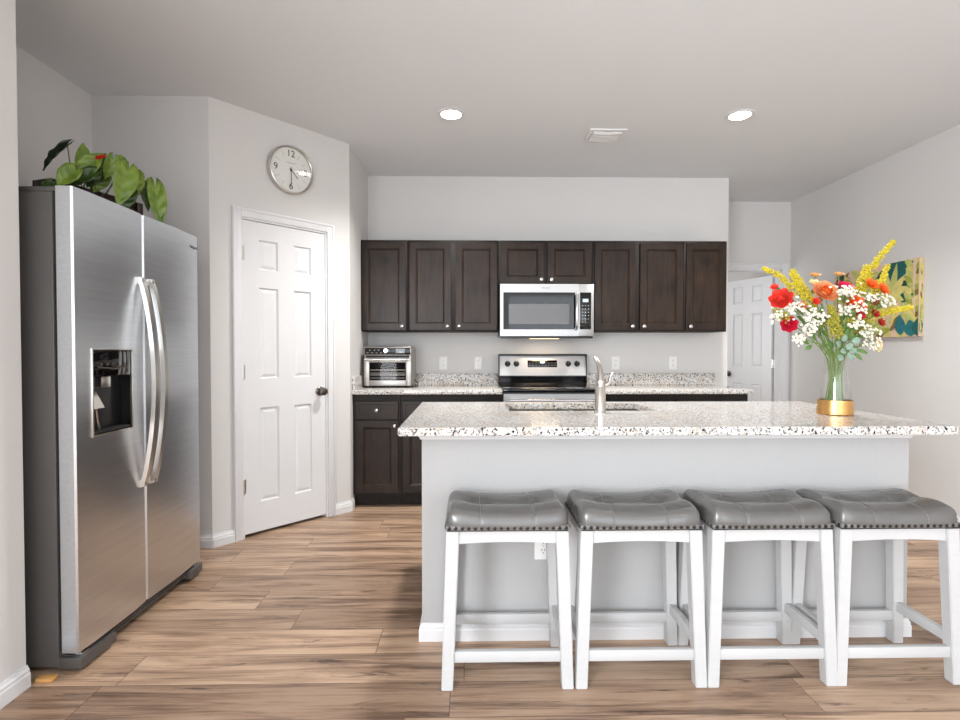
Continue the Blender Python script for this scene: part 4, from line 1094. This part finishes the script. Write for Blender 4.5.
flower('crimson_ranunculus', 'crimson bloom hanging low at the left of the bouquet', 'flower', None, bp(788, 325, -.06), rosebloom('crimson', .032, (-.3, -1, -.1), 4))
flower('ranunculus_bud', 'tiny red bud at the far left edge of the bouquet', 'flower', None, bp(773, 288, -.03), rosebloom('coral', .016, (-.4, -.6, .6), 3))
flower('garden_rose', 'large peach and orange rose at the top centre of the bouquet', 'flower', None, bp(824, 293, -.06), rosebloom('peach', .05, (0, -.85, .45), 5, 'orange'))
flower('pink_ranunculus', 'hot pink bloom behind the peach rose in the bouquet', 'flower', None, bp(844, 287, -.0), rosebloom('pink', .034, (.1, -.6, .8), 4))
flower('orange_gerbera', 'orange red bloom under white blossoms at the centre of the bouquet', 'flower', None, bp(853, 304, -.06), rosebloom('orange', .046, (.1, -.9, .4), 4))
flower('crimson_carnation', 'deep crimson bloom at the right of centre, below the orange one', 'flower', None, bp(859, 314, -.07), rosebloom('crimson', .027, (.2, -1, 0), 4))
flower('orange_poppy', 'orange bloom at upper right of the bouquet, its left one of two', 'flower', None, bp(871, 285, -.04), rosebloom('orange', .026, (0, -.9, .4), 3))
flower('orange_poppy', 'orange bloom farthest right in the bouquet against the canvas', 'flower', None, bp(883, 290, -.03), rosebloom('orange', .028, (.3, -.9, .3), 3))
flower('rust_mum', 'small rust red bloom at right of the bouquet, topmost of three', 'flower', None, bp(875, 303, -.04), rosebloom('rust', .017, F, 3))
flower('rust_mum', 'small rust red bloom at right of the bouquet, middle of three', 'flower', None, bp(875, 314, -.05), rosebloom('rust', .018, F, 3))
flower('rust_mum', 'small rust red bloom at right of the bouquet, lowest of three', 'flower', None, bp(881, 323, -.05), rosebloom('rust', .017, F, 3))
flower('orange_mum', 'small orange bloom beside the coral bloom in the bouquet', 'flower', None, bp(800, 307, -.06), rosebloom('orange', .019, F, 3))
flower('orange_mum', 'small orange red bloom just left of the peach rose', 'flower', None, bp(815, 302, -.06), rosebloom('coral', .016, F, 3))
flower('cream_rosebud', 'cream bloom at the top left of the peach rose', 'flower', None, bp(814, 284, -.02), rosebloom('cream', .024, (0, -.6, .7), 3))
flower('tan_strawflower', 'tan rosebud standing above the cream bloom', 'flower', None, bp(814, 276, 0), rosebloom('tan', .022, (0, -.4, .9), 3))
flower('tan_strawflower', 'tan peach rosebud standing above the hot pink bloom', 'flower', None, bp(838, 275, 0.02), rosebloom('tan', .021, (0, -.4, .9), 3))
flower('cream_carnation', 'cream ruffled bloom low at the right edge of the bouquet', 'flower', None, bp(878, 346, -.05), rosebloom('cream', .027, (.4, -.9, 0), 4))
SG = 'goldenrod sprays in the bouquet'
flower('goldenrod', 'yellow goldenrod spray reaching far left over the hall door', 'flower', SG, bp(797, 294, .02), spike('yellow', [(786, 284, .02), (776, 275, .02), (761, 269, .02)], .017, 170))
flower('goldenrod', 'yellow goldenrod spray at upper left in front of the door casing', 'flower', SG, bp(812, 303, -.02), spike('yellow', [(803, 294, 0), (797, 283, .02), (790, 272, .03)], .028, 330))
flower('goldenrod', 'tallest yellow goldenrod spray, rising at the upper right of the bouquet', 'flower', SG, bp(858, 292, .0), spike('yellow', [(868, 272, .02), (880, 257, .03), (893, 242, .04)], .022, 260))
flower('goldenrod', 'yellow goldenrod spray pointing right across the canvas print', 'flower', SG, bp(868, 318, -.02), spike('yellow', [(884, 313, -.02), (898, 310, -.02), (912, 308, -.02)], .019, 190))
flower('goldenrod', 'yellow goldenrod spray between the pink bloom and the orange pair', 'flower', SG, bp(856, 296, .02), spike('yellow', [(862, 286, .02), (864, 278, .02), (866, 268, .02)], .03, 280))
flower('goldenrod', 'short olive yellow goldenrod spray in the lower middle of the bouquet', 'flower', SG, bp(836, 336, -.08), spike('olive', [(833, 324, -.09), (831, 314, -.09), (829, 308, -.08)], .03, 260))
flower('goldenrod', 'olive yellow goldenrod tuft at the left edge under the coral bloom', 'flower', SG, bp(785, 318, -.05), spike('olive', [(779, 314, -.05), (775, 311, -.05)], .022, 110))
flower('goldenrod', 'olive yellow goldenrod spray at the lower right beside the white blossoms', 'flower', SG, bp(862, 332, -.04), spike('olive', [(866, 322, -.03), (870, 312, -.02), (874, 300, -.01)], .022, 170))
flower('goldenrod', 'yellow goldenrod spray behind the two orange blooms at right', 'flower', SG, bp(872, 296, .02), spike('yellow', [(880, 284, .03), (884, 275, .04), (887, 266, .05)], .02, 150))
BG = 'babys breath sprigs in the bouquet'
for (x, y, dy, n_, rx, rz, lab) in ((795, 309, -.09, 26, .034, .03, 'white blossom sprig just under the coral bloom'),
        (813, 318, -.11, 34, .04, .034, 'white blossom sprig left of centre, below the peach rose'),
        (808, 330, -.11, 22, .03, .022, 'white blossom sprig low left of centre above the green stems'),
        (844, 294, -.11, 34, .04, .026, 'white blossom sprig at the centre in front of the pink bloom'),
        (851, 309, -.12, 32, .036, .024, 'white blossom sprig in front of the central orange bloom'),
        (884, 302, -.06, 24, .03, .03, 'white blossom sprig at right under the far right orange bloom'),
        (798, 340, -.07, 14, .024, .018, 'small white blossom sprig drooping at the lower left'),
        (868, 334, -.09, 24, .028, .026, 'white blossom sprig at lower right above the cream bloom'),
        (776, 316, -.06, 14, .026, .03, 'sparse white blossom sprig at the far left edge of the bouquet'),
        (858, 324, -.11, 16, .026, .02, 'white blossom sprig below the deep crimson bloom'),
        (872, 346, -.07, 18, .024, .02, 'white blossom sprig lowest at the right of the bouquet')):
    flower('babys_breath', lab, 'flower', BG, bp(x, y, dy), cloud(n_, rx, rz))
flower('eucalyptus', 'grey green eucalyptus sprig with round leaves at the vase mouth', 'foliage', None, bp(846, 350, -.08), foliage('euc', [(844, 339, -.1, 100), (838, 345, -.1, 150), (849, 347, -.11, 60), (856, 341, -.1, 30), (843, 352, -.1, 190), (850, 357, -.1, 300), (840, 358, -.09, 240), (853, 351, -.1, -20)], .036, .03))
flower('leafy_sprig', 'green leafy sprig at the lower left of the bouquet', 'foliage', 'green leaf sprigs', bp(812, 343, -.05), foliage('green', [(805, 343, -.06, 170), (808, 348, -.06, 210), (813, 337, -.05, 120), (800, 336, -.04, 160), (820, 330, -.05, 100), (804, 326, -.04, 140)], .046, .02))
flower('leafy_sprig', 'green leafy sprig at the lower right of the bouquet', 'foliage', 'green leaf sprigs', bp(856, 350, -.05), foliage('green', [(862, 352, -.06, -20), (858, 357, -.06, -50), (866, 345, -.05, 10), (862, 335, -.04, 50), (852, 330, -.06, 80), (846, 325, -.07, 95)], .05, .02))
flower('leafy_sprig', 'green leafy sprig in the middle of the bouquet behind the white blossoms', 'foliage', 'green leaf sprigs', bp(838, 332, .02), foliage('green', [(832, 322, 0, 110), (842, 318, 0, 80), (848, 330, -.02, 50), (824, 334, -.02, 150), (836, 342, -.04, 90), (850, 338, -.03, 30), (830, 345, -.03, 120), (842, 330, -.06, 95)], .055, .022))
flower('leafy_sprig', 'green leafy sprig at upper left behind the goldenrod', 'foliage', 'green leaf sprigs', bp(806, 296, .03), foliage('green', [(802, 290, .03, 120), (812, 292, .03, 70), (778, 291, .0, 150), (820, 300, .0, 60), (790, 300, .02, 150)], .045, .018))
flower('leafy_sprig', 'green leafy sprig at centre right under the orange bloom', 'foliage', 'green leaf sprigs', bp(848, 326, -.03), foliage('green', [(840, 322, -.05, 110), (852, 320, -.05, 60), (846, 334, -.06, 80), (856, 328, -.03, 40), (860, 320, -.03, 60), (834, 330, -.06, 120), (848, 316, -.02, 85)], .06, .02))
flower('leafy_sprig', 'green leafy sprig left of centre under the goldenrod', 'foliage', 'green leaf sprigs', bp(816, 322, .0), foliage('green', [(808, 314, -.02, 130), (820, 312, -.02, 80), (800, 320, -.02, 150), (814, 330, -.04, 110), (824, 322, -.04, 80), (806, 332, -.03, 140)], .055, .02))
flower('goldenrod', 'olive yellow goldenrod filler right of centre below the orange bloom', 'flower', SG, bp(846, 330, -.05), spike('olive', [(850, 322, -.06), (856, 316, -.05), (862, 308, -.03)], .024, 150))
flower('goldenrod', 'olive yellow goldenrod filler left of centre behind the white blossoms', 'flower', SG, bp(818, 326, -.03), spike('olive', [(814, 316, -.03), (812, 308, -.02), (816, 300, 0)], .026, 170))
flower('babys_breath', 'white blossom sprig high at right in front of the goldenrod', 'flower', BG, bp(868, 298, -.04), cloud(16, .026, .024))
